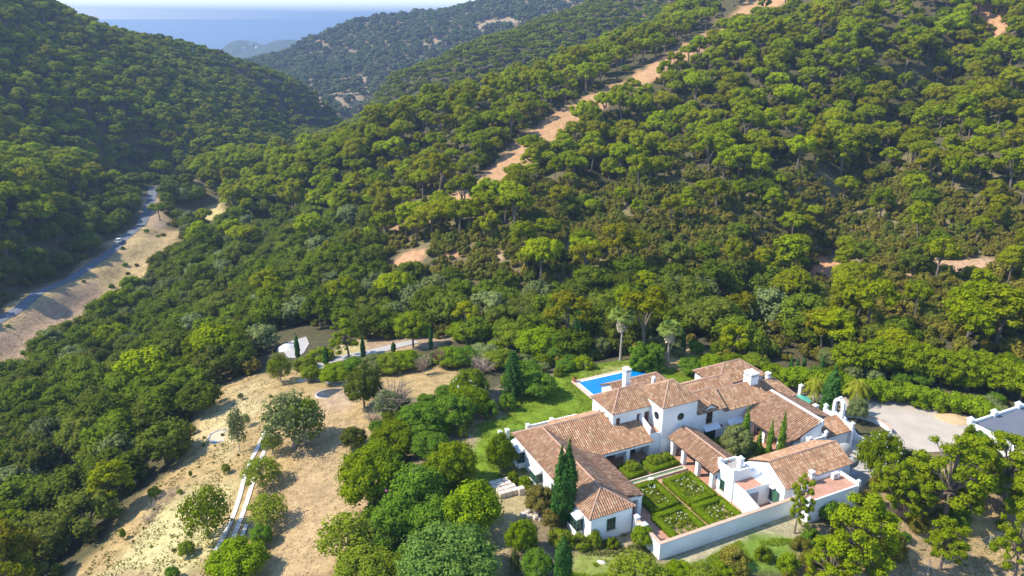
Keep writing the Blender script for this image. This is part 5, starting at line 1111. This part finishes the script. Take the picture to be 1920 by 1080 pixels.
for a in ((1489,1000,52,96,'slender open pine just outside the rose courtyard wall'),(1600,1098,150,168,'largest dark pine at the lower right of the pink terrace'),(1668,968,84,108,'pine behind the largest dark pine, beside the pink terrace'),(1768,985,160,150,'wide open crowned pine below the turning yard'),
          (1762,1068,88,98,'small dense pine standing on bare ground by the wire fence'),(1882,945,120,132,'tall pine in front of the garage'),(1903,1085,90,118,'pine cut by the right edge at the bottom'),(1915,1000,100,110,'pine at the right edge above the wire fence'),(1700,975,90,95,'pine between the white flowering tree and the wide open pine'),(1560,1110,100,90,'pine at the bottom edge under the largest dark pine'),(1820,905,100,90,'pine left of the one before the garage')): P_('pine_tree', NP, *a)
P_('conifer', AR, 1083, 668, 38, 92, 'dark tiered conifer left of the tall fan palm', 'conifer'); P_('conifer', AR, 962, 746, 48, 96, 'tiered dark conifer at the left edge of the lawn', 'conifer')
P_(T, NBy, 965, 655, 70, 54, 'yellow green spreading tree behind the garden'); P_(T, NB, 1010, 664, 95, 58, 'fresh green spreading tree next to the yellow green one'); P_(T, NBd, 1052, 668, 46, 50, 'dark tree with orange shade left of the tiered conifer')
P_(T, NBk, 885, 748, 74, 62, 'dark tree with white blossom tips left of the tiered conifer', flowers=(M_FLOW, 14, .14)); P_(B, NBd, 1008, 742, 76, 52, 'large rounded dark shrub right of the tiered conifer', 'shrub'); P_(B, NBd, 985, 715, 70, 45, 'dark shrub behind the large rounded one', 'shrub')
P_(B, SHd, 952, 768, 34, 34, 'clipped dark ball shrub at the foot of the tiered conifer', 'shrub'); P_(B, SHd, 920, 782, 34, 34, 'clipped dark ball shrub at the left corner of the lawn', 'shrub'); P_(B, SHy, 868, 818, 22, 24, 'small yellow ball shrub on bare soil', 'shrub'); P_(B, SHy, 1048, 705, 20, 22, 'small bright yellow shrub at the lawn edge', 'shrub')
P_(B, SHo, 878, 800, 20, 16, 'tiny grey shrub above the yellow ball', 'shrub'); P_(T, NBo, 1125, 668, 60, 46, 'grey green bushy tree at the foot of the tall fan palm'); P_(B, NBd, 1060, 695, 46, 26, 'low dark shrub left of the pool lawn', 'shrub'); P_(B, SH, 1095, 690, 44, 26, 'low green shrub behind the pool lawn', 'shrub')
P_('pine_tree', NPR, 775, 652, 78, 74, 'big round dense pine behind the long shrub border'); P_(T, NB, 865, 640, 60, 40, 'round tree behind the middle of the shrub border')
P_(B, TWR, 823, 690, 32, 42, 'reddish bare shrub in the long shrub border', 'shrub'); P_(T, TWG, 793, 703, 34, 44, 'small bare tree at the edge of the bare soil'); P_(B, TWG, 905, 700, 60, 34, 'grey brown bare shrub left of the tiered conifer', 'shrub'); P_(B, TWG, 700, 795, 44, 26, 'low bare bush on the sand', 'shrub')
for i, (a, b) in enumerate(((632,716),(665,706),(700,700),(735,697),(765,692),(845,686),(870,684),(905,680),(935,690))): P_(B, (NB, NBd, NBo, NBy, NB)[i % 5], a, b, 66, 40, 'rounded shrub in the long border behind the bare soil', 'shrub', 'long shrub border')
for a, b, t, w_, lb in ((559,672,50,11,'slim cypress standing alone before the pale gravel yard'),(612,684,38,13,'stubby cypress beside the pale road'),(682,678,52,10,'slim cypress right of the single bright pine'),(738,660,22,10,'small cypress halfway along the pale road'),(808,655,48,9,'slim cypress left of the reddish bare shrub'),(878,650,28,9,'short cypress behind the shrub border'),
                       (1190,650,46,9,'slim cypress right of the tall fan palm'),(1280,664,52,10,'slim cypress right of the shorter fan palm'),(1481,704,38,9,'first of the small cypresses beyond the chimneys, at the left'),(1493,706,38,9,'second of the small cypresses beyond the chimneys'),(1505,704,40,9,'third of the small cypresses beyond the chimneys'),(1540,700,36,9,'last small cypress beyond the chimneys, nearest the golden palm')): P_('cypress', CY, a, b, w_, t, lb, 'cypress')
for a, b, w_, h_, lb, s in ((1300,700,60,36,'dark shrub right of the slim cypress beyond the lawn',NBd),(1335,704,62,44,'bright green shrub beyond the end of the lawn',NB),(1372,704,60,46,'tall bright shrub behind the rear roof',NB),(1410,700,62,42,'yellowish bright shrub behind the big white chimney',NBy),(1450,712,60,34,'leafy shrub behind the small chimney',NB),
                           (1590,700,84,70,'leftmost bright pine behind the driveway hedge',NPR),(1645,705,92,80,'second bright pine from the left behind the driveway hedge',NPR),(1710,712,90,84,'third bright pine from the left behind the driveway hedge',NPR),(1762,722,86,78,'middle bright pine behind the driveway hedge, over its bend',NPR),(1815,730,92,86,'bright pine behind the right end of the driveway hedge',NPR),(1868,742,88,80,'bright pine behind the end of the hedge towards the garage',NPR),(1912,755,96,84,'bright pine at the right edge behind the garage',NPR),(1660,700,60,46,'grey shrub between two wide pines',NBo),(1560,690,60,44,'grey green tree behind the golden palms',NBo)):
    P_('pine_tree' if s is NPR else B, s, a, b, w_, h_, lb, 'tree' if s is NPR else 'shrub')
P_('dead_tree', DEADT, 1435, 566, 34, 32, 'bleached dead tree on the reddish slope'); P_('dead_tree', DEADT, 345, 905, 1, 1, 'x') if False else None
# filling shrubs
def fill(polys, s, kinds, label, group, wr, hr, seed, prob=1.):
    rs = np.random.RandomState(seed); gp = [ats(p) for p in polys]; n = 0
    for gpoly in gp:
        xs = [p[0] for p in gpoly]; ys = [p[1] for p in gpoly]; gx, gy = np.meshgrid(np.arange(min(xs), max(xs), s), np.arange(min(ys), max(ys), s)); gx = gx.ravel()+rs.uniform(-.4, .4, gx.size)*s; gy = gy.ravel()+rs.uniform(-.4, .4, gy.size)*s
        for x, y in zip(*[q[inpoly(gx, gy, gpoly)] for q in (gx, gy)]):
            u, v = WH(x, y)
            if (-1.5 < u < 36 and -6 < v < 22) or (16 < u < 33 and 22 < v < 37) or (57 < u and v < -2) or rs.rand() > prob: continue
            prs = kinds[rs.randint(len(kinds))]; pr = prs[rs.randint(len(prs))]; W = wr[0]+(wr[1]-wr[0])*rs.rand(); H = W*(hr[0]+(hr[1]-hr[0])*rs.rand())
            place('garden_shrub', pr, x, y, float(height(x, y)), rs.rand()*6.28, (W/pr[2], W/pr[2], H/pr[3]), label, 'shrub', group); n += 1
    print(group, n)
fill([[(705,800),(760,760),(860,725),(890,750),(870,775),(850,800),(815,835),(880,905),(880,950),(855,1010),(840,1090),(720,1100),(680,980),(690,880)]], 2.9, [NBd, NB, SHd, NB], 'green shrub filling the dense shrubbery left of the villa', 'shrubs of the left shrubbery', (2.2, 4.2), (.55, .8), 1)
fill([[(930,725),(960,700),(1040,680),(1045,690),(985,725),(950,745),(930,765)],[(900,655),(1150,640),(1330,655),(1460,690),(1460,712),(1330,695),(1170,668),(1050,685),(940,690)],[(600,700),(760,680),(900,670),(940,690),(870,690),(700,703),(610,716)]], 2.9, [NBd, NBo, SHd, NB, SHo], 'mixed shrub in the planting behind the lawn and the bare soil', 'shrubs behind the lawn', (2., 4.), (.6, .85), 2, .85)
fill([[(1480,690),(1920,690),(1960,780),(1860,760),(1760,735),(1640,722),(1480,708)]], 3.4, [NBd, NBo, NB, NBk], 'shrub among the wide pines behind the driveway hedge', 'shrubs at the garden edge', (2.5, 4.5), (.6, .9), 3, .85)
fill([[(1340,1090),(1400,1035),(1480,1015),(1520,950),(1600,920),(1760,880),(1900,860),(1990,900),(1990,1000),(1800,985),(1700,1010),(1650,1090)]], 2.6, [SHs, SHs, SHd, SH, TWG], 'wild shrub under the pines below the pink terrace', 'wild shrubs under the near pines', (1.4, 3.4), (.5, .85), 4, .97)
fill([[(0,610),(130,540),(280,430),(330,440),(320,480),(230,560),(130,625),(0,700)]], 9, [SHs, SHd], 'small shrub dotted over the pale bank by the road', 'shrubs on the road bank', (1.2, 2.6), (.5, .7), 5, .6)
fill([[(150,1075),(240,975),(330,880),(400,800),(480,730),(560,720),(500,800),(420,1000),(390,1075)]], 4.2, [SHs, SHy], 'tiny weed tuft on the dry field', 'weeds on the dry field', (.3, .75), (.5, .8), 6, .5)
# dry grass over the open fields
def tufts(name, polys, n, seed, m, label, hmax=.28):
    rs = np.random.RandomState(seed); Vs = []; tv = []
    for p in polys:
        gp = ats(p); xs = [q[0] for q in gp]; ys = [q[1] for q in gp]; x = rs.uniform(min(xs), max(xs), n); y = rs.uniform(min(ys), max(ys), n); k = inpoly(x, y, gp) & (vnoise(x/2.3, y/2.3, 61)+.6*vnoise(x/.9, y/.9, 62) > -.1); x, y = x[k], y[k]
        z = height(x, y); a = rs.rand(len(x))*6.28; wd = .05+.10*rs.rand(len(x)); h = hmax*(.3+.7*rs.rand(len(x))); dx, dy = np.cos(a)*wd, np.sin(a)*wd; l = rs.normal(size=(len(x), 2))*.12
        b = np.stack([x, y, z-.02], 1); e1 = np.stack([dx, dy, 0*x], 1); t = np.stack([x+l[:, 0], y+l[:, 1], z+h], 1); Vs.append(np.stack([b-e1, b+e1, t+e1*.6, t-e1*.6], 1).reshape(-1, 3)); tv.append(np.repeat(rs.rand(len(x)), 4))
    V = np.vstack(Vs); me = fast_mesh(name, V, np.arange(len(V)).reshape(-1, 4)); set_attr(me, 'tint', np.concatenate(tv)); me.materials.append(m); o = bpy.data.objects.new(name, me); C.collection.objects.link(o); tag(o, label, 'grass', kind='stuff')
M_STRAW = leafmat('straw grass', (.34, .25, .11), (.44, .35, .16), None, .25); M_GR = leafmat('lawn blades', (.15, .21, .015), (.24, .31, .025), None, .3); M_WEED = leafmat('weeds', (.14, .16, .04), (.24, .24, .06), None, .2)
tufts('dry_grass', [[(150,1085),(240,960),(330,866),(395,778),(385,728),(470,703),(560,700),(520,800),(440,960),(400,1085)]], 9000, 1, M_STRAW, 'dry straw coloured grass of the left field', .15)
tufts('sparse_dry_grass', [[(500,830),(600,770),(700,800),(720,960),(640,1085),(470,1085)],[(0,600),(130,530),(280,425),(335,440),(330,480),(235,560),(125,625),(0,700)],[(325,390),(420,374),(432,412),(352,424)]], 5000, 2, M_STRAW, 'sparse dry grass of the sandy yard and the road bank', .13)
tufts('weeds', [[(150,1085),(240,960),(330,866),(440,800),(440,960),(400,1085)],[(0,600),(130,530),(280,425),(335,440),(330,480),(235,560),(125,625),(0,700)],[(1500,960),(1700,900),(1920,880),(1920,1085),(1500,1085)],[(1080,990),(1230,1010),(1230,1050),(1080,1040)]], 5000, 3, M_WEED, 'low weeds among the dry grass', .2)
tufts('lawn_grass', [[(885,800),(960,765),(1062,692),(1160,678),(1250,684),(1330,718),(1200,762),(1100,800),(945,920),(885,910)],[(1068,1045),(1230,1062),(1290,1085),(1068,1085)],[(1295,1085),(1310,1056),(1400,1008),(1490,1012),(1490,1085)]], 60000, 4, M_GR, 'green lawn grass blades', .10)
# hedges
def hedge_mesh(name, boxes, leaf=.11, dens=95, seed=1, m=None):
    rs = np.random.RandomState(seed); V = []; Q = []; tv = []
    cb = MB()
    for (u0, u1, v0, v1, z0, z1) in boxes:
        cb.box(u0+.04, u1-.04, v0+.04, v1-.04, z0, z1-.04)
        for ax, s_, A in ((2, 1, (u1-u0)*(v1-v0)), (0, -1, (v1-v0)*(z1-z0)), (0, 1, (v1-v0)*(z1-z0)), (1, -1, (u1-u0)*(z1-z0)), (1, 1, (u1-u0)*(z1-z0))):
            n = int(A*dens); p = np.stack([rs.uniform(u0, u1, n), rs.uniform(v0, v1, n), rs.uniform(z0, z1, n)], 1); nn = np.zeros((n, 3)); nn[:, ax] = s_
            p[:, ax] = ((u0, v0, z0)[ax] if s_ < 0 else (u1, v1, z1)[ax])+rs.normal(size=n)*.035; nn += rs.normal(size=(n, 3))*.35; nn /= np.linalg.norm(nn, axis=1)[:, None]
            a = np.cross(nn, icodirs(n, rs)); a /= np.linalg.norm(a, axis=1)[:, None]; b = np.cross(nn, a); s1 = leaf*(.6+.8*rs.rand(n))[:, None]*.5
            k = len(V)*0+sum(len(x) for x in V); V.append(np.stack([p-a*s1, p-b*s1, p+a*s1, p+b*s1], 1).reshape(-1, 3)); Q.append(np.arange(n*4).reshape(n, 4)+k); tv.append(np.repeat(rs.rand(n), 4))
    V = np.vstack(V); Q = np.vstack(Q); tv = np.concatenate(tv); b = len(V); V = np.vstack([V, np.array(cb.V)]); Q = np.vstack([Q, np.array(cb.F)+b]); tv = np.r_[tv, np.full(len(cb.V), .1)]
    me = fast_mesh(name, V, Q); set_attr(me, 'tint', tv); me.materials.append(m or M_BOX); return me
def flowerbed(u0, u1, v0, v1, seed, lb, dry=.2):
    h = hf('box_hedge', lb, 'hedge', 'box hedges of the rose courtyard'); w_ = .72; z1 = .78
    me = hedge_mesh('hedge_border', [(u0,u1,v0,v0+w_,.04,z1),(u0,u1,v1-w_,v1,.04,z1),(u0,u0+w_,v0+w_,v1-w_,.04,z1-.01),(u1-w_,u1,v0+w_,v1-w_,.04,z1-.01)], seed=seed)
    o = bpy.data.objects.new('hedge_border', me); C.collection.objects.link(o); o.parent = h
    MB().box(u0+w_,u1-w_,v0+w_,v1-w_,.04,.16).build('bed_soil', mat('bed soil', (.30,.22,.11), rough=.95, noise=.3, nscale=2), h)
    rs = np.random.RandomState(seed); n = 110; P = np.stack([rs.uniform(u0+w_+.2, u1-w_-.2, n), rs.uniform(v0+w_+.2, v1-w_-.2, n), rs.uniform(.25, .45, n), rs.uniform(.2,.38,n), rs.uniform(.2,.38,n), rs.uniform(.18,.38,n)], 1)
    P = P[rs.rand(n) > dry*(P[:, 1] < (v0+v1)/2)*1.5]
    me = leaf_mesh('rose_plants', P, 55, .11, seed, core=.5, fringe=.5); me.materials.append(M_YEL); o = bpy.data.objects.new('rose_plants', me); C.collection.objects.link(o); o.parent = h; o['kind'] = 'stuff'
    k = rs.choice(len(P), int(len(P)*.2)); c = P[k, :3]+np.stack([rs.normal(size=len(k))*.25, rs.normal(size=len(k))*.25, P[k, 5]+.1+rs.rand(len(k))*.15], 1); me = leaf_mesh('white_roses', np.hstack([c, np.full((len(k), 3), .06)]), 8, .08, seed, core=.8); me.materials.append(M_FLOW); o = bpy.data.objects.new('white_roses', me); C.collection.objects.link(o); o.parent = h; o['kind'] = 'stuff'
flowerbed(14.15, 18.4, .9, 6.3, 1, 'box hedge bed of white roses beside the rill and the arcade'); flowerbed(14.1, 18.5, -4.75, .55, 2, 'box hedge bed of white roses in the corner of kitchen wall and garden wall', .5)
flowerbed(9.3, 13.4, 1.5, 6.7, 3, 'box hedge bed of white roses beside the verandah column and the rill'); flowerbed(8.7, 13.35, -4.7, 1.0, 4, 'box hedge bed of white roses nearest the gate and the garden wall', .5)
for i, (u0, u1, v0, v1, lb) in enumerate(((10.6, 13.5, 8.5, 11.2, 'square box hedge with a leafy mound, next to the west verandah'), (14.15, 18.5, 8.5, 11.1, 'square box hedge with a leafy mound, next to the white wall and arcade'))):
    h = hf('box_hedge', lb, 'hedge', 'box hedges of the rose courtyard'); o = bpy.data.objects.new('hedge_block', hedge_mesh('hedge_block', [(u0,u1,v0,v1,.04,.75)], seed=20+i)); C.collection.objects.link(o); o.parent = h
    rs = np.random.RandomState(i); n = 34; P = np.stack([rs.uniform(u0+.7,u1-.7,n), rs.uniform(v0+.9,v1-.5,n), rs.uniform(.8,1.15,n), *(rs.uniform(.3,.45,n) for _ in range(3))], 1)
    me = leaf_mesh('leafy_mound', P, 110, .12, i); me.materials.append(M_YEL); o = bpy.data.objects.new('leafy_mound', me); C.collection.objects.link(o); o.parent = h
cg = 'clipped hedges of the inner courtyard'
for i, (q, lb) in enumerate((((24.3,30.5,10.3,11.2,.04,.7),'low clipped hedge along the white wall of the inner courtyard'),((29.8,30.7,3.0,10.0,.04,.8),'low clipped hedge along the columns of the inner courtyard'),((23.5,29,2.6,3.4,.04,.7),'low clipped hedge at the kitchen side of the inner courtyard'))):
    o = bpy.data.objects.new('clipped_hedge', hedge_mesh('clipped_hedge', [q], seed=30+i)); C.collection.objects.link(o); o.location = (O[0], O[1], 0); o.rotation_euler = (0, 0, TH); tag(o, lb, 'hedge', cg)
def hedge_line(pxs, width, hgt, label, m=None, leaf=.2, n=1.1, seed=1, name='tall_hedge'):
    L = densify(smooth_line(ats(pxs)), n); rs = np.random.RandomState(seed); P = []
    for x, y in L:
        z = float(height(x, y))
        for k in range(11): a = rs.uniform(-.5, .5)*width; r = .62+.2*rs.rand(); P.append((x+rs.normal()*.25, y+a, z+hgt*(.15+.62*rs.rand()**.6), r, r, r*.9))
    me = leaf_mesh(name, P, 100, leaf, seed); me.materials.append(m or M_GARD); o = bpy.data.objects.new(name, me); C.collection.objects.link(o); return tag(o, label, 'hedge')
hedge_line([(1470,725),(1520,730),(1570,738),(1620,744),(1680,752),(1740,764),(1800,776),(1845,786)], 3.4, 3.2, 'long tall leafy hedge along the far side of the driveway', M_BOX, leaf=.22)
hedge_line([(1880,790),(1865,775),(1850,768)], 2.4, 1.8, 'short olive shrub row at the end of the driveway hedge', M_OLIVE, seed=2)
x, y, z, W, H = dims(1212, 692, 74, 52); rs = np.random.RandomState(9); P = []
for i in range(150): a = rs.rand()*6.28; r = W*.42*rs.rand()**.35; P.append((r*math.cos(a), r*math.sin(a)*.75, .4+(H-.75)*rs.rand(), .5, .5, .5))
me = leaf_mesh('round_hedge', P, 110, .15, 9); me.materials.append(M_GARDD); o = bpy.data.objects.new('round_hedge', me); C.collection.objects.link(o); o.location = (x, y, z); tag(o, 'big clipped dark round hedge between the two fan palms', 'hedge')
# ---------------------------------------------------------------- things in the landscape
conc = mat('worn concrete', (.56,.50,.43), rough=.9, noise=.12, nscale=1.5)
o = ribbon('concrete_track', smooth_line(ats([(497,808),(485,838),(468,868),(456,905),(446,945),(428,990),(404,1034)])), .62, conc, dz=.12); tag(o, 'left strip of the pale concrete track across the dry field', kind='structure')
o = ribbon('concrete_track', smooth_line(ats([(508,812),(500,835),(486,870),(474,905),(462,945),(447,985),(428,1034)])), .62, conc, dz=.12); tag(o, 'right strip of the pale concrete track across the dry field', kind='structure')
o = ribbon('concrete_track', smooth_line(ats([(462,985),(452,1012),(446,1030)])), .5, conc, dz=.12); tag(o, 'short third piece of pale strip by the shrubs', kind='structure')
x, y, z = at(415, 818); sc_ = empty('sand_circle', (x, y, z), 0, 'round sand pit edged with pale stones and blue lining on the dry field', 'sand pit'); m = MB(); m2 = MB(); 
m.cyl(0, 0, -.5, .14, 1.75, 1.6, 24); m.build('sand', mat('pit sand', (.55,.45,.30), rough=.95, noise=.1), sc_)
for k in range(30): a = 6.28*k/30; m2.box(1.85*math.cos(a)-.13, 1.85*math.cos(a)+.13, 1.85*math.sin(a)-.12, 1.85*math.sin(a)+.12, -.3, .16+.04*(k % 3), 1 if k in (21,22) else 0)
m2.build('edging', [mat('edge stone', (.50,.47,.43), rough=.9), mat('blue lining', (.10,.25,.45), rough=.6)], sc_)
x, y, z = at(622, 738); pd = empty('garden_pond', (x, y, z), .2, 'small dark pond with a pale rim beside the dry blossomed tree', 'pond')
me = MB(); me.cyl(0,0,-.5,.08,2.75,2.65,28); me.build('rim', conc, pd).scale = (1,.62,1); me = MB(); me.cyl(0,0,.08,.1,2.5,2.5,28); o = me.build('water', mat('dark pond water', (.06,.06,.06), rough=.2, noise=.3, nscale=1), pd); o.scale = (1,.62,1)
def heap(px, py, w, hgt, m, label, name, cat):
    x, y, z = at(px, py); rs = np.random.RandomState(int(px)); V = []; n, k = 20, 8
    for j in range(k+1):
        r = w*.5*j/k
        for i in range(n): a = 6.28318*i/n; V.append((r*math.cos(a)*(1+.1*math.sin(3*a)), r*.7*math.sin(a), hgt*(1-(j/k)**1.5)+rs.normal()*.04*hgt-(.35 if j == k else 0)))
    Fs = [(j*n+i, j*n+(i+1) % n, (j+1)*n+(i+1) % n, (j+1)*n+i) for j in range(k) for i in range(n)]; o = mesh_obj(name, V, Fs, m, smooth=True); o.location = (x, y, z); return tag(o, label, cat)
heap(541, 655, 5.0, 1.3, mat('white gravel', (.62,.58,.54), rough=.95, noise=.1, nscale=3), 'heap of whitish gravel left of the lone slim cypress', 'gravel_heap', 'gravel heap')
heap(1790, 785, 6, .5, mat('dry straw', (.50,.35,.19), rough=.95, noise=.15, nscale=2), 'low mound of dry straw coloured earth by the driveway hedge', 'earth_mound', 'earth mound')
heap(1128, 1054, 1.2, .12, conc, 'flat pale stone slab on the bottom lawn', 'stone_slab', 'slab')
for i, (a, b, s_, lb) in enumerate(((325,928,2.2,'grey brown brush pile at the right end of the row'),(308,942,2.6,'grey brown brush pile second from the right'),(293,955,2.4,'long brush pile in the middle of the dry field'),(280,975,2.0,'small brush pile at the lower left of the row'))):
    x, y, z = at(a, b); rs = np.random.RandomState(i); L = []
    for k in range(60): c = rs.normal(size=2)*s_*.28; d = rs.normal(size=3)*.5; L.append([(c[0],c[1],.1+rs.rand()*.3,.03),(c[0]+d[0],c[1]+d[1],.15+abs(d[2])*.6,.015)])
    me = tube_mesh('brush_pile', L, 3); me.materials.append(M_TWIG); o = bpy.data.objects.new('brush_pile', me); C.collection.objects.link(o); o.location = (x, y, z); tag(o, lb, 'brush pile', 'brush piles on the dry field')
# lattice mast
x, y, z = at(165, 797); ms = empty('power_pylon', (x, y, z), .3, 'small steel lattice power pylon above the gully path', 'pylon'); m = MB(); h = 5.6; a = .34
for sx in (-1, 1):
    for sy in (-1, 1): m.bar((sx*a, sy*a, -.5), (sx*a*.5, sy*a*.5, h), .04)
for k in range(9):
    z0, z1 = h*k/9, h*(k+1)/9; w0, w1 = a*(1-.5*z0/h), a*(1-.5*z1/h); s_ = 1 if k % 2 else -1
    for q in (-1, 1): m.bar((s_*w0, q*w0, z0), (-s_*w1, q*w1, z1), .022); m.bar((q*w0, s_*w0, z0), (q*w1, -s_*w1, z1), .022)
m.build('lattice_mast', GREYM, ms); MB().box(-.9,.9,-.05,.05,h-.1,h+.02).build('crossarm', GREYM, ms)
for q in (-.7, .7): MB().cyl(q,0,h,h+.25,.05,n=8).build('insulator', WPAINT, ms)
w_ = at(60, 800); MB().bar((-.7,0,h+.25),(-9,-2,h-2.2),.02).bar((-9,-2,h-2.2),(-18,-4,h-3.2),.02).build('cable', DARK, ms)
# wire fence, lower right
fp = ats([(1700,1110),(1738,1078),(1815,1046),(1852,1030),(1905,1008),(1960,985)]); wf = empty('wire_fence', fp[2], 0, 'thin wire fence with steel posts at the lower right', 'fence'); o0 = fp[2]; rel = [(p[0]-o0[0], p[1]-o0[1], p[2]-o0[2]) for p in fp]
for i, p in enumerate(rel):
    m = MB(); m.bar((p[0],p[1],p[2]-.4),(p[0],p[1],p[2]+2.1),.035)
    if i in (1, 3): m.bar((p[0]+.9,p[1]-.3,p[2]-.2),(p[0],p[1],p[2]+1.8),.03)
    m.build('post', GREYM, wf)
m = MB()
for p, q in zip(rel[:-1], rel[1:]):
    for h in (.3,.7,1.1,1.5,1.9): m.bar((p[0],p[1],p[2]+h),(q[0],q[1],q[2]+h),.008,n=3)
m.build('wire', GREYM, wf)
# car on the valley road
def car():
    x, y, z = at(231, 457); d = Vector((VR[1][0]-VR[0][0], 0, 0)); j = min(range(len(VR)-1), key=lambda i: (VR[i][0]-x)**2+(VR[i][1]-y)**2); x, y = VR[j]; t = Vector((VR[j+1][0]-x, VR[j+1][1]-y)); z = float(height(x, y))+.36
    c = empty('parked_car', (x, y, z), math.atan2(t.y, t.x), 'small silver white car standing on the valley road', 'car')
    W = 1.8; bm_ = MB(); prof = [(-2.1,.35),(-2.15,.75),(-2.0,.95),(-1.1,1.0),(1.2,1.02),(2.0,.88),(2.15,.6),(2.1,.35)]; bm_.prism(prof, 'v', -W/2, W/2)
    b = bm_.build('body', mat('silver white paint', (.62,.66,.68), rough=.25, spec=.6), c)
    MB().prism([(-1.75,1.0),(-1.35,1.48),(.35,1.5),(1.05,1.02)], 'v', -W/2+.1, W/2-.1).build('cabin_glass', GLASS, c); MB().box(-1.3,.3,-W/2+.13,W/2-.13,1.485,1.53).build('roof', MATS['silver white paint'], c)
    for sx in (-1.35,1.35):
        for sy in (-1,1): wl = MB().cyl(sx,.32,sy*W/2-.1,sy*W/2+.1,.32,n=14,ax=1).build('wheel', DARK, c); MB().cyl(sx,.32,sy*W/2-.115,sy*W/2+.115,.18,n=10,ax=1).build('rim', GREYM, wl)
    for sy in (-.6,.6): MB().box(2.05,2.17,sy-.2,sy+.2,.62,.78).build('headlight', WPAINT, c); MB().box(-2.17,-2.08,sy-.18,sy+.18,.7,.88).build('tail_light', mat('red lamp', (.4,.02,.02), rough=.3), c)
    for s in c.children: pass
car()
# hut in the valley
x, y, z = at(497, 304); ht = empty('stone_hut', (x, y, z), .25, 'small stone hut with a pale green roof in the far valley', 'hut')
MB().box(-3.6,3.6,-2.2,2.2,-1.5,2.6).build('wall', mat('rubble stone', (.30,.25,.19), rough=.95, noise=.25, nscale=1.5), ht); MB().prism([(-2.7,2.5),(2.7,2.5),(2.7,2.7),(0,3.4),(-2.7,2.7)], 'u', -4, 4).build('roof', mat('green sheet roof', (.22,.33,.29), rough=.6), ht); MB().box(-.5,.5,-2.26,-2.2,-.2,1.9).build('door', DARK, ht)
# white houses on the distant hill
for i, (a, b, w_, lb) in enumerate(((497,80,24,'white villa on top of the distant blue hill'),(470,84,14,'tiny white house left of the hilltop villa'),(458,92,10,'tiny white house low on the distant hill'),(482,90,11,'tiny white house below the hilltop villa'))):
    x, y, z = at(a, b); hh = empty('distant_house', (x, y, z), .2*i, lb, 'house', 'white houses on the distant hill'); MB().box(-w_/2,w_/2,-6,6,-8,7).build('wall', WALL, hh); MB().pyr(-w_/2-1,w_/2+1,-7,7,7,10).build('roof', RIDGE, hh)
    m = MB()
    for k in range(-1, 2): m.box(k*w_*.27-1,k*w_*.27+1,-6.1,-5.99,1.5,4.2)
    m.build('window_row', GLASS, hh)
HAZE = .00024
# ---------------------------------------------------------------- hazy air
hv = mesh_obj('haze', [(a, b, c) for a in (-4500, 5000) for b in (-200, 30000) for c in (-253, 150)], [(0,1,3,2),(4,6,7,5),(0,4,5,1),(2,3,7,6),(0,2,6,4),(1,5,7,3)])
hm = bpy.data.materials.new('haze'); hm.use_nodes = True; t = hm.node_tree; t.nodes.remove(t.nodes['Principled BSDF'])
pv = t.nodes.new('ShaderNodeVolumePrincipled'); pv.inputs['Color'].default_value = (.38, .51, .74, 1); pv.inputs['Density'].default_value = HAZE; pv.inputs['Anisotropy'].default_value = .2
t.links.new(pv.outputs[0], t.nodes['Material Output'].inputs['Volume']); hv.data.materials.append(hm)
tag(hv, 'thin blue haze in the valley air', kind='stuff')
